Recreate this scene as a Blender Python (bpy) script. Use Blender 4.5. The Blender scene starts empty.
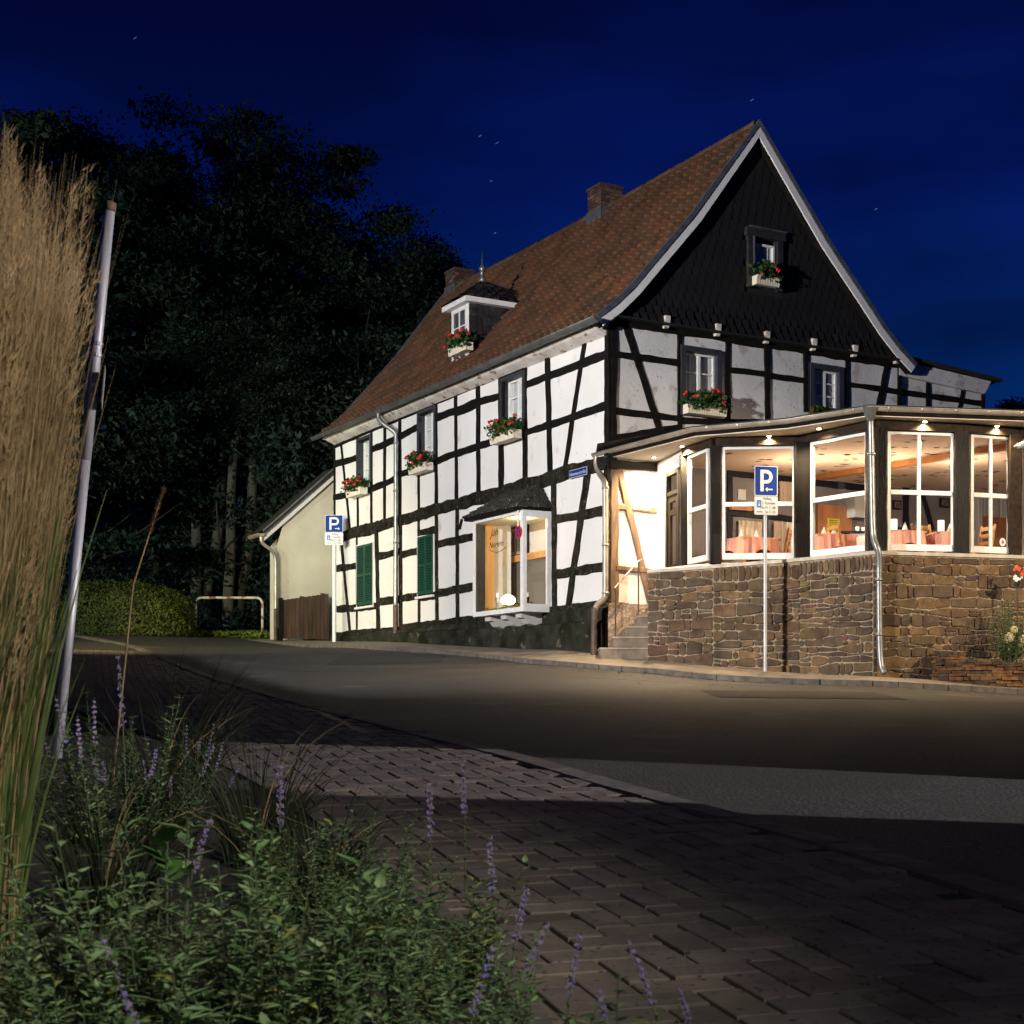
import bpy, math, random
import numpy as np
from mathutils import Matrix, Vector
random.seed(7); rs = np.random.RandomState(5)
R = math.radians
S = bpy.context.scene
COL = S.collection

# ------------------------------------------------------------------ camera
cd = bpy.data.cameras.new('camera'); cam = bpy.data.objects.new('camera', cd); COL.objects.link(cam)
cam.location = (0, 0, 0); cam.rotation_euler = (R(90), 0, 0)
cd.sensor_width = 36; cd.lens = 36*1500/1024; cd.shift_y = 200/1024
cd.clip_start = .05; cd.clip_end = 5000
cd.dof.use_dof = True; cd.dof.focus_distance = 26; cd.dof.aperture_fstop = 12
S.camera = cam
S.view_settings.view_transform = 'Standard'; S.view_settings.look = 'None'
S.view_settings.exposure = 0; S.view_settings.gamma = 1; S.view_settings.use_curve_mapping = False
S.cycles.use_denoising = True
S.cycles.max_bounces = 6; S.cycles.transparent_max_bounces = 12
S.cycles.sample_clamp_indirect = 3

# ------------------------------------------------------------------ sky
Wd = bpy.data.worlds.new('World'); S.world = Wd; Wd.use_nodes = True
nt = Wd.node_tree; nt.nodes.clear()
def nn(t, typ, **kw):
    n = t.nodes.new(typ)
    for k, v in kw.items(): setattr(n, k, v)
    return n
out = nn(nt, 'ShaderNodeOutputWorld'); bg = nn(nt, 'ShaderNodeBackground')
tc = nn(nt, 'ShaderNodeTexCoord'); sp = nn(nt, 'ShaderNodeSeparateXYZ'); rmp = nn(nt, 'ShaderNodeValToRGB')
nt.links.new(tc.outputs['Generated'], sp.inputs[0]); nt.links.new(sp.outputs['Z'], rmp.inputs[0])
e = rmp.color_ramp.elements
e[0].position = 0.0; e[0].color = (.0012, .017, .078, 1)
e[1].position = 1.0; e[1].color = (.0006, .0010, .012, 1)
for p, c in ((.18, (.0008, .0140, .082, 1)), (.32, (.0006, .0052, .062, 1)), (.44, (.0006, .0022, .032, 1))):
    k = e.new(p); k.color = c
no = nn(nt, 'ShaderNodeTexNoise'); no.inputs['Scale'].default_value = 3.2; no.inputs['Detail'].default_value = 4
mp = nn(nt, 'ShaderNodeMapping'); mp.inputs['Scale'].default_value = (1, 1, 3.5)
nt.links.new(tc.outputs['Generated'], mp.inputs[0]); nt.links.new(mp.outputs[0], no.inputs['Vector'])
mr = nn(nt, 'ShaderNodeMapRange'); mr.inputs[1].default_value = .35; mr.inputs[2].default_value = .7
mr.inputs[3].default_value = .68; mr.inputs[4].default_value = 1.6
nt.links.new(no.outputs[0], mr.inputs[0])
vm = nn(nt, 'ShaderNodeVectorMath', operation='SCALE')
nt.links.new(rmp.outputs[0], vm.inputs[0]); nt.links.new(mr.outputs[0], vm.inputs['Scale'])
nt.links.new(vm.outputs[0], bg.inputs[0]); bg.inputs[1].default_value = 1.2
nt.links.new(bg.outputs[0], out.inputs[0])

# ------------------------------------------------------------------ street lighting and added fill spots (all outside the frame)
def spot(loc, target, power, col, size, blend=.6, rad=.12):
    l = bpy.data.lights.new('street_or_fill_light', 'SPOT'); l.energy = power; l.color = col
    l.spot_size = R(size); l.spot_blend = blend; l.shadow_soft_size = rad
    o = bpy.data.objects.new('street_or_fill_light', l); COL.objects.link(o); o.location = loc
    o.rotation_euler = (Vector(target)-Vector(loc)).to_track_quat('-Z', 'Y').to_euler()
    return o
LAMPS = [  # loc, target, power, colour, cone, blend, radius
    ((-13.0, 8.5, 6.2), (2.8, 30, 7.6), 36000, (1, .95, .91), 58, .55, .3),
    ((-10.6, 25.6, 3.7), (-4.0, 38.5, 1.9), 4600, (1, .86, .42), 54, .8, .2),
    ((2.2, -3.4, 4.0), (-.85, 3.6, .05), 3200, (1, .95, .82), 27, .95, .15),
    ((17.0, 5.0, 4.6), (0.5, 9.0, -.7), 17000, (1, .92, .93), 40, .3, .1),
    ((-2.5, -7.0, 7.5), (1.7, 5.6, -.7), 720, (1, .85, .70), 54, .9, .2),  # added warm fill for the foreground paving
    ((13.5, 15.5, 5.6), (5.4, 25.0, .4), 5800, (1, .78, .52), 56, .8, .15),
    ((-19.0, 22.0, 6.5), (-9.0, 50.0, 8.0), 9000, (.85, 1, .9), 80, .9, .4),  # added dim fill for the far-left tree crowns
    ((2.3, -3.3, 4.05), (-1.62, 6.2, -.35), 2600, (1, .93, .86), 7, .9, .08),  # added narrow spot to brighten the violet bush
]
for a_ in LAMPS: spot(*a_)

# ------------------------------------------------------------------ geometry of the photograph's place
P0 = (1.73, 27.0); ANG = math.atan2(.4895, .872)
b2 = np.array([math.cos(ANG), math.sin(ANG)]); a2 = np.array([-b2[1], b2[0]])
F_ = 1500.0
H = Matrix.Translation((P0[0], P0[1], 0)) @ Matrix.Rotation(ANG, 4, 'Z')     # house frame: x along the gable (w), y along the street front (u)
I4 = Matrix.Identity(4)
def L(x, y, w=None, u=None, z=None):           # sight line of the survey photo met with a wall plane of the house
    d = np.array([(x-512)/F_, 1, (712-y)/F_]); o = -np.array(P0)
    dw, du, ow, ou = d[:2]@b2, d[:2]@a2, o@b2, o@a2
    t = (w-ow)/dw if w is not None else (u-ou)/du if u is not None else z/d[2]
    return (ow+t*dw, ou+t*du, t*d[2])
def pt(x, y, Y): return ((x-512)/F_*Y, Y, (712-y)/F_*Y)

# ------------------------------------------------------------------ materials
def mat(name, c1, c2=None, scale=6, rough=.8, bump=0, bscale=None, metal=0, attr=False, detail=6, stretch=None, dist=.02, spec=None, lo=.35, hi=.65, extra=None):
    m = bpy.data.materials.new(name); m.use_nodes = True; t = m.node_tree
    bs = t.nodes['Principled BSDF']; bs.inputs['Roughness'].default_value = rough; bs.inputs['Metallic'].default_value = metal
    if spec is not None: bs.inputs['Specular IOR Level'].default_value = spec
    tc = nn(t, 'ShaderNodeTexCoord'); vec = tc.outputs['Object']
    if stretch:
        mp = nn(t, 'ShaderNodeMapping'); mp.inputs['Scale'].default_value = stretch
        t.links.new(vec, mp.inputs[0]); vec = mp.outputs[0]
    c2 = c2 or tuple(x*.75 for x in c1)
    no = nn(t, 'ShaderNodeTexNoise'); no.inputs['Scale'].default_value = scale; no.inputs['Detail'].default_value = detail
    t.links.new(vec, no.inputs['Vector'])
    cr = nn(t, 'ShaderNodeValToRGB'); cr.color_ramp.elements[0].position = lo; cr.color_ramp.elements[1].position = hi
    cr.color_ramp.elements[0].color = (*c2, 1); cr.color_ramp.elements[1].color = (*c1, 1)
    t.links.new(no.outputs[0], cr.inputs[0]); colo = cr.outputs[0]
    if extra:      # second, finer mottling: (colour, scale, threshold, width)
        for (ec, es, th, wd) in extra:
            n2 = nn(t, 'ShaderNodeTexNoise'); n2.inputs['Scale'].default_value = es; n2.inputs['Detail'].default_value = 8
            t.links.new(vec, n2.inputs['Vector'])
            r2 = nn(t, 'ShaderNodeMapRange'); r2.inputs[1].default_value = th; r2.inputs[2].default_value = th+wd
            t.links.new(n2.outputs[0], r2.inputs[0])
            mx = nn(t, 'ShaderNodeMix', data_type='RGBA'); t.links.new(r2.outputs[0], mx.inputs[0])
            t.links.new(colo, mx.inputs[6]); mx.inputs[7].default_value = (*ec, 1); colo = mx.outputs[2]
    if attr:
        at = nn(t, 'ShaderNodeAttribute'); at.attribute_name = 'Col'
        mx = nn(t, 'ShaderNodeMix', data_type='RGBA', blend_type='MULTIPLY'); mx.inputs[0].default_value = 1
        t.links.new(colo, mx.inputs[6]); t.links.new(at.outputs['Color'], mx.inputs[7]); colo = mx.outputs[2]
    t.links.new(colo, bs.inputs['Base Color'])
    if bump:
        n3 = nn(t, 'ShaderNodeTexNoise'); n3.inputs['Scale'].default_value = bscale or scale*3; n3.inputs['Detail'].default_value = 8
        t.links.new(vec, n3.inputs['Vector'])
        bp = nn(t, 'ShaderNodeBump'); bp.inputs['Strength'].default_value = bump; bp.inputs['Distance'].default_value = dist
        t.links.new(n3.outputs[0], bp.inputs['Height']); t.links.new(bp.outputs[0], bs.inputs['Normal'])
    return m
def leafmat(name, c1, c2, trans=.3, scale=3):
    m = bpy.data.materials.new(name); m.use_nodes = True; t = m.node_tree; t.nodes.clear()
    o = nn(t, 'ShaderNodeOutputMaterial'); d = nn(t, 'ShaderNodeBsdfPrincipled'); tr = nn(t, 'ShaderNodeBsdfTranslucent'); mx = nn(t, 'ShaderNodeMixShader')
    d.inputs['Roughness'].default_value = .6; d.inputs['Specular IOR Level'].default_value = .3
    at = nn(t, 'ShaderNodeAttribute'); at.attribute_name = 'Col'
    tc = nn(t, 'ShaderNodeTexCoord'); no = nn(t, 'ShaderNodeTexNoise'); no.inputs['Scale'].default_value = scale
    t.links.new(tc.outputs['Object'], no.inputs['Vector'])
    cr = nn(t, 'ShaderNodeValToRGB'); cr.color_ramp.elements[0].position = .35; cr.color_ramp.elements[1].position = .65
    cr.color_ramp.elements[0].color = (*c1, 1); cr.color_ramp.elements[1].color = (*c2, 1)
    t.links.new(no.outputs[0], cr.inputs[0])
    mu = nn(t, 'ShaderNodeMix', data_type='RGBA', blend_type='MULTIPLY'); mu.inputs[0].default_value = 1
    t.links.new(cr.outputs[0], mu.inputs[6]); t.links.new(at.outputs['Color'], mu.inputs[7])
    t.links.new(mu.outputs[2], d.inputs['Base Color']); t.links.new(mu.outputs[2], tr.inputs['Color'])
    mx.inputs[0].default_value = trans
    t.links.new(d.outputs[0], mx.inputs[1]); t.links.new(tr.outputs[0], mx.inputs[2]); t.links.new(mx.outputs[0], o.inputs[0])
    return m
def emis(name, col, st):
    m = bpy.data.materials.new(name); m.use_nodes = True; t = m.node_tree; t.nodes.clear()
    o = nn(t, 'ShaderNodeOutputMaterial'); e_ = nn(t, 'ShaderNodeEmission'); e_.inputs[0].default_value = (*col, 1); e_.inputs[1].default_value = st
    t.links.new(e_.outputs[0], o.inputs[0]); return m
def glassmat(name='glass', refl=.07):
    m = bpy.data.materials.new(name); m.use_nodes = True; t = m.node_tree; t.nodes.clear()
    o = nn(t, 'ShaderNodeOutputMaterial'); g = nn(t, 'ShaderNodeBsdfGlossy'); tr = nn(t, 'ShaderNodeBsdfTransparent'); mx = nn(t, 'ShaderNodeMixShader')
    g.inputs['Roughness'].default_value = .03; tr.inputs[0].default_value = (.94, .96, .95, 1)
    lw = nn(t, 'ShaderNodeLayerWeight'); lw.inputs[0].default_value = .3; pw = nn(t, 'ShaderNodeMath', operation='POWER'); pw.inputs[1].default_value = 3; ad = nn(t, 'ShaderNodeMath', operation='MULTIPLY_ADD'); ad.inputs[1].default_value = .5; ad.inputs[2].default_value = .04
    t.links.new(lw.outputs['Facing'], pw.inputs[0]); t.links.new(pw.outputs[0], ad.inputs[0]); t.links.new(ad.outputs[0], mx.inputs[0]); t.links.new(tr.outputs[0], mx.inputs[1]); t.links.new(g.outputs[0], mx.inputs[2])
    t.links.new(mx.outputs[0], o.inputs[0]); return m

PL = mat('plaster_old', (.76, .755, .745), (.69, .68, .665), scale=.9, rough=.9, bump=.25, bscale=14, dist=.02,
         extra=[((.50, .45, .39), 2.1, .63, .14), ((.38, .36, .33), 9, .69, .06)])
PLG = mat('plaster_gable', (.70, .70, .70), (.56, .555, .55), scale=1.1, rough=.9, bump=.35, bscale=11, dist=.02,
          extra=[((.40, .37, .35), 3.5, .56, .10), ((.25, .235, .22), 16, .645, .03)])
COVE = mat('plaster_cove', (.72, .69, .64), (.52, .46, .40), scale=2.2, rough=.9, bump=.5, bscale=9, extra=[((.22, .15, .11), 7, .58, .07)])
TIM = mat('timber_black', (.011, .0095, .008), (.005, .0045, .004), scale=9, rough=.85, bump=.6, bscale=26, dist=.01, spec=.1, extra=[((.05, .045, .038), 22, .66, .08)])
TIMG = mat('timber_weathered', (.026, .023, .016), (.007, .006, .005), spec=.1, scale=6, rough=.85, bump=.6, bscale=26, dist=.01, extra=[((.10, .095, .07), 14, .60, .1)])
TIMB = mat('timber_brown', (.19, .115, .07), (.08, .05, .032), scale=12, rough=.7, bump=.5, bscale=30, dist=.008, stretch=(1, 1, .25))
POST = mat('timber_post', (.008, .006, .005), (.003, .0025, .002), scale=14, rough=.55, bump=.8, bscale=36, dist=.010, stretch=(1, 1, .2), spec=.22)
BEAM = mat('timber_beam', (.030, .018, .010), (.011, .008, .005), scale=14, rough=.7, bump=.3, bscale=40, dist=.006, spec=.15)
SLATE = mat('slate', (.0066, .0056, .0052), (.0038, .0034, .0032), scale=4, rough=.7, bump=.15, attr=True)
SLATE2 = mat('slate_dormer', (.035, .032, .032), (.015, .015, .016), scale=8, rough=.5, bump=.15, attr=True)
TILE = mat('clay_tile', (.095, .042, .018), (.056, .028, .013), scale=1.6, rough=.8, bump=.3, bscale=40, dist=.008, attr=True, extra=[((.13, .105, .075), 30, .66, .06), ((.035, .024, .014), 1.2, .60, .2)])
WHITE = mat('white_paint', (.78, .78, .77), (.68, .68, .67), scale=8, rough=.5, bump=.05)
VERGE = mat('white_board', (.74, .74, .74), (.66, .66, .67), scale=5, rough=.55)
CREAM = mat('cream_paint', (.74, .68, .55), (.66, .60, .48), scale=8, rough=.6)
LEAD = mat('lead_sheet', (.12, .135, .17), (.07, .08, .10), scale=8, rough=.5, metal=.3)
SURR = mat('grey_blue_paint', (.036, .041, .050), (.024, .028, .035), scale=8, rough=.55, bump=.05)
ZINC = mat('zinc', (.30, .31, .31), (.20, .21, .205), scale=9, rough=.42, metal=.75, bump=.06)
ZINCD = mat('zinc_gutter', (.17, .18, .165), (.11, .115, .105), scale=5, rough=.5, metal=.5, bump=.05)
PIPEW = mat('pipe_painted', (.44, .39, .32), (.30, .26, .21), scale=5, rough=.4, metal=.45, bump=.05)
PIPER = mat('pipe_rusty', (.10, .06, .04), (.04, .028, .02), scale=12, rough=.6, bump=.2)
BRK = mat('chimney_brick', (.085, .048, .032), (.045, .028, .022), scale=7, rough=.9, bump=.4, attr=True)
MORT = mat('mortar', (.36, .29, .20), (.22, .18, .13), scale=7, rough=.95, bump=.5, bscale=30)
STONE = mat('stone', (1, .97, .93), (.55, .52, .48), scale=7, rough=.85, bump=.9, bscale=22, dist=.02, attr=True, detail=9, extra=[((.35, .33, .20), 3.0, .60, .1)])
PLINTH = mat('plinth_render', (.036, .035, .027), (.012, .013, .009), scale=2.6, rough=.95, bump=.8, bscale=12, dist=.04, spec=.1, extra=[((.10, .09, .07), 6, .62, .08), ((.010, .014, .006), 1.4, .55, .12)])
REND = mat('rough_render', (.36, .28, .22), (.17, .13, .10), scale=9, rough=.95, bump=1, bscale=20, dist=.04, extra=[((.06, .05, .04), 5, .58, .08)])
STEP = mat('step_stone', (.40, .34, .26), (.28, .23, .18), scale=7, rough=.9, bump=.3)
ASPH = mat('asphalt', (.035, .033, .0325), (.020, .019, .019), scale=.8, rough=.75, bump=.8, bscale=38, dist=.018, detail=3, extra=[((.013, .012, .011), 55, .48, .08), ((.19, .17, .155), 62, .62, .02), ((.026, .024, .024), 5, .60, .05), ((.024, .021, .019), .55, .50, .03), ((.062, .054, .047), .9, .62, .06)])
PAVE = mat('paver', (.150, .124, .104), (.095, .078, .066), scale=5, rough=.85, bump=.5, bscale=90, dist=.006, attr=True, extra=[((.03, .025, .022), 40, .60, .06)])
SIDEW = mat('sidewalk_asphalt', (.27, .225, .17), (.17, .145, .11), scale=3, rough=.9, bump=.5, bscale=60, extra=[((.06, .05, .04), 90, .58, .05)])
STEPR = mat('step_riser', (.24, .19, .14), (.16, .125, .09), scale=7, rough=.9, bump=.4)  # darker copy of the step stone: shade below lit treads put into colour
KERB = mat('kerb_stone', (.23, .20, .165), (.13, .115, .10), scale=7, rough=.85, bump=.4, bscale=40, attr=True)
JOINT = mat('joint_sand', (.016, .013, .012), (.010, .009, .008), scale=30, rough=.95)
SOIL = mat('soil', (.028, .021, .015), (.012, .009, .007), scale=10, rough=.95, bump=1, bscale=30, dist=.05)
TURF = mat('turf', (.035, .05, .016), (.02, .028, .01), scale=8, rough=.95, bump=.8, bscale=40)
YWALL = mat('annex_render', (.60, .575, .47), (.50, .475, .38), scale=1.3, rough=.9, bump=.3, bscale=30, extra=[((.30, .28, .22), 9, .70, .05)])
BOARD = mat('brown_boards', (.085, .045, .026), (.035, .02, .013), scale=9, rough=.8, bump=.4, bscale=30, stretch=(1, 1, .15), attr=True)
GREENP = mat('green_shutter', (.012, .075, .045), (.008, .055, .034), scale=8, rough=.45)
RUSTW = mat('rusty_white_paint', (.62, .58, .50), (.50, .45, .38), scale=4, rough=.6, bump=.2, extra=[((.25, .085, .03), 3.4, .53, .06)])
BARK = mat('bark', (.085, .072, .055), (.04, .034, .027), scale=5, rough=.95, bump=1, bscale=14, dist=.05, stretch=(1, 1, .25))
LEAFT = leafmat('tree_leaves', (.014, .032, .022), (.028, .046, .026), .25, .8)
LEAFH = leafmat('hedge_leaves', (.06, .085, .012), (.11, .13, .02), .3, 2)
LEAFS = leafmat('sage_leaves', (.06, .125, .042), (.19, .27, .13), .25, 14)
LEAFY = leafmat('yellowing_leaves', (.22, .22, .05), (.17, .20, .06), .25, 6)
LEAFG = leafmat('geranium_leaves', (.02, .065, .012), (.04, .10, .02), .3, 20)
REDF = mat('red_petals', (.75, .010, .012), (.50, .006, .010), scale=30, rough=.5, attr=True)
GRST = leafmat('dry_grass', (.26, .18, .088), (.38, .27, .14), .35, 9)
GRSG = leafmat('green_grass', (.05, .085, .02), (.10, .13, .035), .3, 9)
PLUME = leafmat('grass_plume', (.29, .19, .10), (.40, .28, .15), .4, 9)
FLOP = mat('lavender_petals', (.20, .15, .22), (.12, .09, .17), scale=50, rough=.6)
FLOB = mat('blue_petals', (.17, .16, .48), (.11, .11, .40), scale=50, rough=.6)
STEMW = mat('plant_stem', (.06, .08, .035), (.035, .045, .02), scale=20, rough=.8)
GLASS = glassmat()
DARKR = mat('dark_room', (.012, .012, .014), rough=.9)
CURT = mat('net_curtain', (.66, .67, .68), (.34, .35, .37), scale=3, rough=.95, stretch=(14, 14, .3))
CURTB = mat('beige_curtain', (.60, .50, .38), (.40, .32, .24), scale=3, rough=.95, stretch=(14, 14, .3))
BLUES = mat('sign_blue', (.003, .035, .24), (.003, .03, .21), scale=3, rough=.6, spec=.15)
SIGNW = mat('sign_white', (.62, .62, .61), (.56, .56, .55), scale=3, rough=.4)
SIGNG = mat('sign_grey', (.42, .42, .40), (.34, .34, .33), scale=8, rough=.4, metal=.3)
INK = mat('black_ink', (.015, .015, .015), rough=.5)
REDP = mat('sign_red', (.55, .02, .015), rough=.4)
GALV = mat('galvanised', (.52, .52, .54), (.36, .36, .38), scale=14, rough=.5, metal=.35, bump=.1, stretch=(1, 1, .12))
CEIL = mat('ceiling', (.72, .56, .42), (.66, .50, .37), scale=5, rough=.9)
CEILD = mat('ceiling_motif', (.10, .07, .06), rough=.8)
SOFF = mat('soffit', (.80, .72, .58), (.72, .64, .52), scale=4, rough=.7)
OWOOD = mat('orange_wood', (.42, .17, .045), (.30, .11, .03), scale=5, rough=.45, stretch=(1, 1, .15))
PINE = mat('pine', (.62, .33, .10), (.50, .24, .07), scale=5, rough=.5, stretch=(1, 1, .2))
CLOTH = mat('pink_cloth', (.75, .36, .26), (.62, .27, .20), scale=5, rough=.9, stretch=(6, 6, .4))
CLOTHW = mat('white_cloth', (.85, .80, .74), (.8, .74, .68), scale=6, rough=.9)
FLOORW = mat('floor_wood', (.16, .08, .04), (.10, .05, .025), scale=6, rough=.5)
INW = mat('inner_plaster', (.48, .47, .46), (.42, .41, .40), scale=2, rough=.9)
YNOTE = mat('yellow_paper', (.75, .62, .05), rough=.7)
PHOTO = mat('old_photo', (.20, .16, .11), (.04, .035, .03), scale=14, rough=.4)
ROOFC = mat('conservatory_roofing', (.022, .020, .018), (.012, .011, .010), scale=6, rough=.8, bump=.3)
MOSS = mat('mossy_tile', (.040, .038, .024), (.014, .013, .011), scale=9, rough=.9, bump=.8, bscale=25, dist=.03, attr=True)
BULB = emis('lamp_glow', (1, .78, .48), 28)
SHADE = emis('lampshade_glow', (1, .88, .62), 9)
LANT = emis('lantern_glow', (1, .85, .68), 2.2)
TERRA = mat('rust_stone', (.72, .66, .60), (.30, .28, .25), scale=9, rough=.9, bump=.9, bscale=28, dist=.02, attr=True)

# ------------------------------------------------------------------ mesh helpers
class MB:
    def __init__(s): s.v = []; s.f = []; s.c = []
    def poly(s, pts, c=None):
        n = len(s.v); s.v += [tuple(p) for p in pts]; s.f.append(tuple(range(n, n+len(pts)))); s.c.append(c)
    def hexa(s, P, c=None):         # 8 points: 0-3 one ring, 4-7 the opposite ring
        n = len(s.v); s.v += [tuple(p) for p in P]
        for q in ((0, 3, 2, 1), (4, 5, 6, 7), (0, 1, 5, 4), (1, 2, 6, 5), (2, 3, 7, 6), (3, 0, 4, 7)):
            s.f.append(tuple(n+i for i in q)); s.c.append(c)
    def box(s, x0, x1, y0, y1, z0, z1, c=None):
        s.hexa([(x0, y0, z0), (x1, y0, z0), (x1, y1, z0), (x0, y1, z0), (x0, y0, z1), (x1, y0, z1), (x1, y1, z1), (x0, y1, z1)], c)
    def prism(s, pts, d, c=None):   # polygon pts extruded by vector d
        n = len(s.v); k = len(pts); d = np.array(d)
        s.v += [tuple(p) for p in pts] + [tuple(np.array(p)+d) for p in pts]
        s.f.append(tuple(range(n+k-1, n-1, -1))); s.c.append(c); s.f.append(tuple(range(n+k, n+2*k))); s.c.append(c)
        for i in range(k):
            j = (i+1) % k; s.f.append((n+i, n+j, n+k+j, n+k+i)); s.c.append(c)
    def tube(s, pts, r, seg=8, c=None, cap=True):
        pts = [Vector(p) for p in pts]; n0 = len(s.v); rr = [float(q) for q in r] if isinstance(r, (list, tuple)) else [float(r)]*len(pts)
        up = None
        for i, p in enumerate(pts):
            t = (pts[min(i+1, len(pts)-1)]-pts[max(i-1, 0)]).normalized()
            if up is None:
                up = Vector((0, 0, 1)) if abs(t.z) < .9 else Vector((1, 0, 0))
            x = t.cross(up).normalized(); up = x.cross(t).normalized()
            for k in range(seg):
                an = 2*math.pi*k/seg; s.v.append(tuple(p+rr[i]*(math.cos(an)*x+math.sin(an)*up)))
        for i in range(len(pts)-1):
            for k in range(seg):
                k2 = (k+1) % seg; s.f.append((n0+i*seg+k, n0+i*seg+k2, n0+(i+1)*seg+k2, n0+(i+1)*seg+k)); s.c.append(c)
        if cap:
            s.f.append(tuple(n0+k for k in range(seg-1, -1, -1))); s.c.append(c)
            s.f.append(tuple(n0+(len(pts)-1)*seg+k for k in range(seg))); s.c.append(c)
    def grid(s, P, c=None):         # P: rows x cols of points
        n = len(s.v); r = len(P); k = len(P[0])
        for row in P: s.v += [tuple(p) for p in row]
        for i in range(r-1):
            for j in range(k-1):
                s.f.append((n+i*k+j, n+i*k+j+1, n+(i+1)*k+j+1, n+(i+1)*k+j)); s.c.append(c(i, j) if callable(c) else c)
    def ball(s, p, r, c=None, seg=6, rings=4, sq=(1, 1, 1)):
        P = [[(p[0]+sq[0]*r*math.sin(math.pi*i/rings)*math.cos(2*math.pi*j/seg), p[1]+sq[1]*r*math.sin(math.pi*i/rings)*math.sin(2*math.pi*j/seg), p[2]+sq[2]*r*math.cos(math.pi*i/rings)) for j in range(seg+1)] for i in range(rings+1)]
        s.grid(P, c)
    def addmesh(s, me, M, c=None):
        n = len(s.v); s.v += [tuple(M @ v.co) for v in me.vertices]
        for p in me.polygons: s.f.append(tuple(n+i for i in p.vertices)); s.c.append(c)
    def mesh(s, name, m, M=None, smooth=False):
        me = bpy.data.meshes.new(name); v = s.v
        if M is not None and v:
            A = np.array(v, float); Mm = np.array(M); v = (A@Mm[:3, :3].T+Mm[:3, 3]).tolist()
        me.from_pydata(v, [], s.f)
        if any(c is not None for c in s.c):
            ca = me.color_attributes.new('Col', 'FLOAT_COLOR', 'CORNER')
            arr = []
            for f, c in zip(s.f, s.c):
                if c is None: c = 1.0
                q = (c, c, c, 1.0) if not isinstance(c, tuple) else (*c, 1.0)
                arr.extend(q*len(f))
            ca.data.foreach_set('color', arr)
        elif m.node_tree and any(n.type == 'ATTRIBUTE' for n in m.node_tree.nodes):
            ca = me.color_attributes.new('Col', 'FLOAT_COLOR', 'CORNER')
            ca.data.foreach_set('color', [1.0]*(4*len(me.loops)))
        me.materials.append(m)
        if smooth: me.polygons.foreach_set('use_smooth', [True]*len(me.polygons))
        me.update(); return me
    def build(s, name, m, parent=None, frame=None, smooth=False):
        """vertices are given in `frame`; they are stored relative to the thing that carries them"""
        frame = frame if frame is not None else I4
        root = WM.get(parent.name, I4) if parent else I4
        M = root.inverted() @ frame
        o = bpy.data.objects.new(name, s.mesh(name, m, M, smooth)); COL.objects.link(o)
        if parent: o.parent = parent; WM[o.name] = root
        return o
WM = {}
def tag(o, label=None, cat=None, group=None, kind=None):
    if label: o['label'] = label
    if cat: o['category'] = cat
    if group: o['group'] = group
    if kind: o['kind'] = kind
    return o
def thing(name, label, cat, M=I4, group=None):
    o = bpy.data.objects.new(name, None); COL.objects.link(o); o.empty_display_size = .2
    o.matrix_world = M; WM[o.name] = M.copy(); return tag(o, label, cat, group)
def dup(o, parent=None):
    c = o.copy(); COL.objects.link(c)
    if parent: c.parent = parent
    for ch in o.children: dup(ch, c)
    return c
def T(x, y, z, rz=0): return Matrix.Translation((x, y, z)) @ Matrix.Rotation(rz, 4, 'Z')
def text_mesh(body, size, al='CENTER', shear=0, ext=.0008):
    cu = bpy.data.curves.new('t', 'FONT'); cu.body = body; cu.size = size; cu.align_x = al; cu.extrude = ext; cu.shear = shear
    o = bpy.data.objects.new('t', cu); COL.objects.link(o); bpy.context.view_layer.update()
    me = bpy.data.meshes.new_from_object(o.evaluated_get(bpy.context.evaluated_depsgraph_get()))
    bpy.data.objects.remove(o); return me
def struct(name, mb, m, frame=None, smooth=False): return tag(mb.build(name, m, None, frame, smooth), kind='structure')

# ------------------------------------------------------------------ terrain heights (radial basis through surveyed points)
NEARK = [(3.6, 1.0), (2.6, 2.9), (1.70, 4.98), (1.48, 5.93), (1.07, 7.04), (.71, 8.06), (0, 10.3), (-.96, 12.8), (-1.9, 15.3), (-3.6, 20.3), (-5.5, 25.9), (-8, 31.5), (-10.5, 35.5)]
BASEF = [L(x, y, w=0) for x, y in ((334, 641), (394, 641), (440, 644), (500, 646), (560, 647), (599, 652))]
def h2w(p): q = H @ Vector(p); return (q.x, q.y, q.z)
W_ = [(2.32, 25.6, 2.37), (3.343, 24.95, 2.387), (4.72, 24.6, 2.468), (5.62, 23.35, 2.452), (8.21, 24.05, 2.453), (10.9, 25.3, 2.45), (12.1, 29.2, 2.45), (11.6, 32.5, 2.45)]
WB = [.905, .78, .64, .56, .45, .40, .5, .6]
fk = [h2w(L(310, 644.5, w=-1.2)), h2w(L(370, 646, w=-1.15)), h2w(L(433, 650, w=-1.2)), h2w(L(526, 659, w=-1.3)), pt(573, 662.6, 25.6), pt(610, 666, 25.0), pt(660, 669.2, 24.5), pt(706, 674.5, 23.95), pt(760, 677.5, 23.5), pt(820, 680, 22.8), pt(880, 681.5, 22.45), pt(940, 685, 22.35), pt(1024, 690, 22.5), (11.8, 23.1, .25), (20, 25, .1)]
ctrl = [(0, 0, -1.0), (-3, 0, -1.02), (3.5, 0, -.97), (-6, 4, -.75), (0, -6, -1.2), (9, 4, -.7), (5, 9, -.5), (9, 13, -.2), (16, 14, -.3)]
ctrl += [(x, y, -1+.063*y) for x, y in NEARK[:10]]
ctrl += [(-5.5, 25.9, .68), (-8, 31.5, 1.36), (-10, 36, 1.83), (-8.5, 37.5, 1.90), (-7.2, 39, 1.95), (-5.3, 39.6, 1.96), (-14, 37, 1.9), (-9, 44, 1.98), (-20, 40, 1.9), (-8, 50, 2.0), (-14, 20, .1), (-18, 28, 1.0)]
ctrl += [(p[0], p[1], p[2]-.07) for p in fk]
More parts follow.
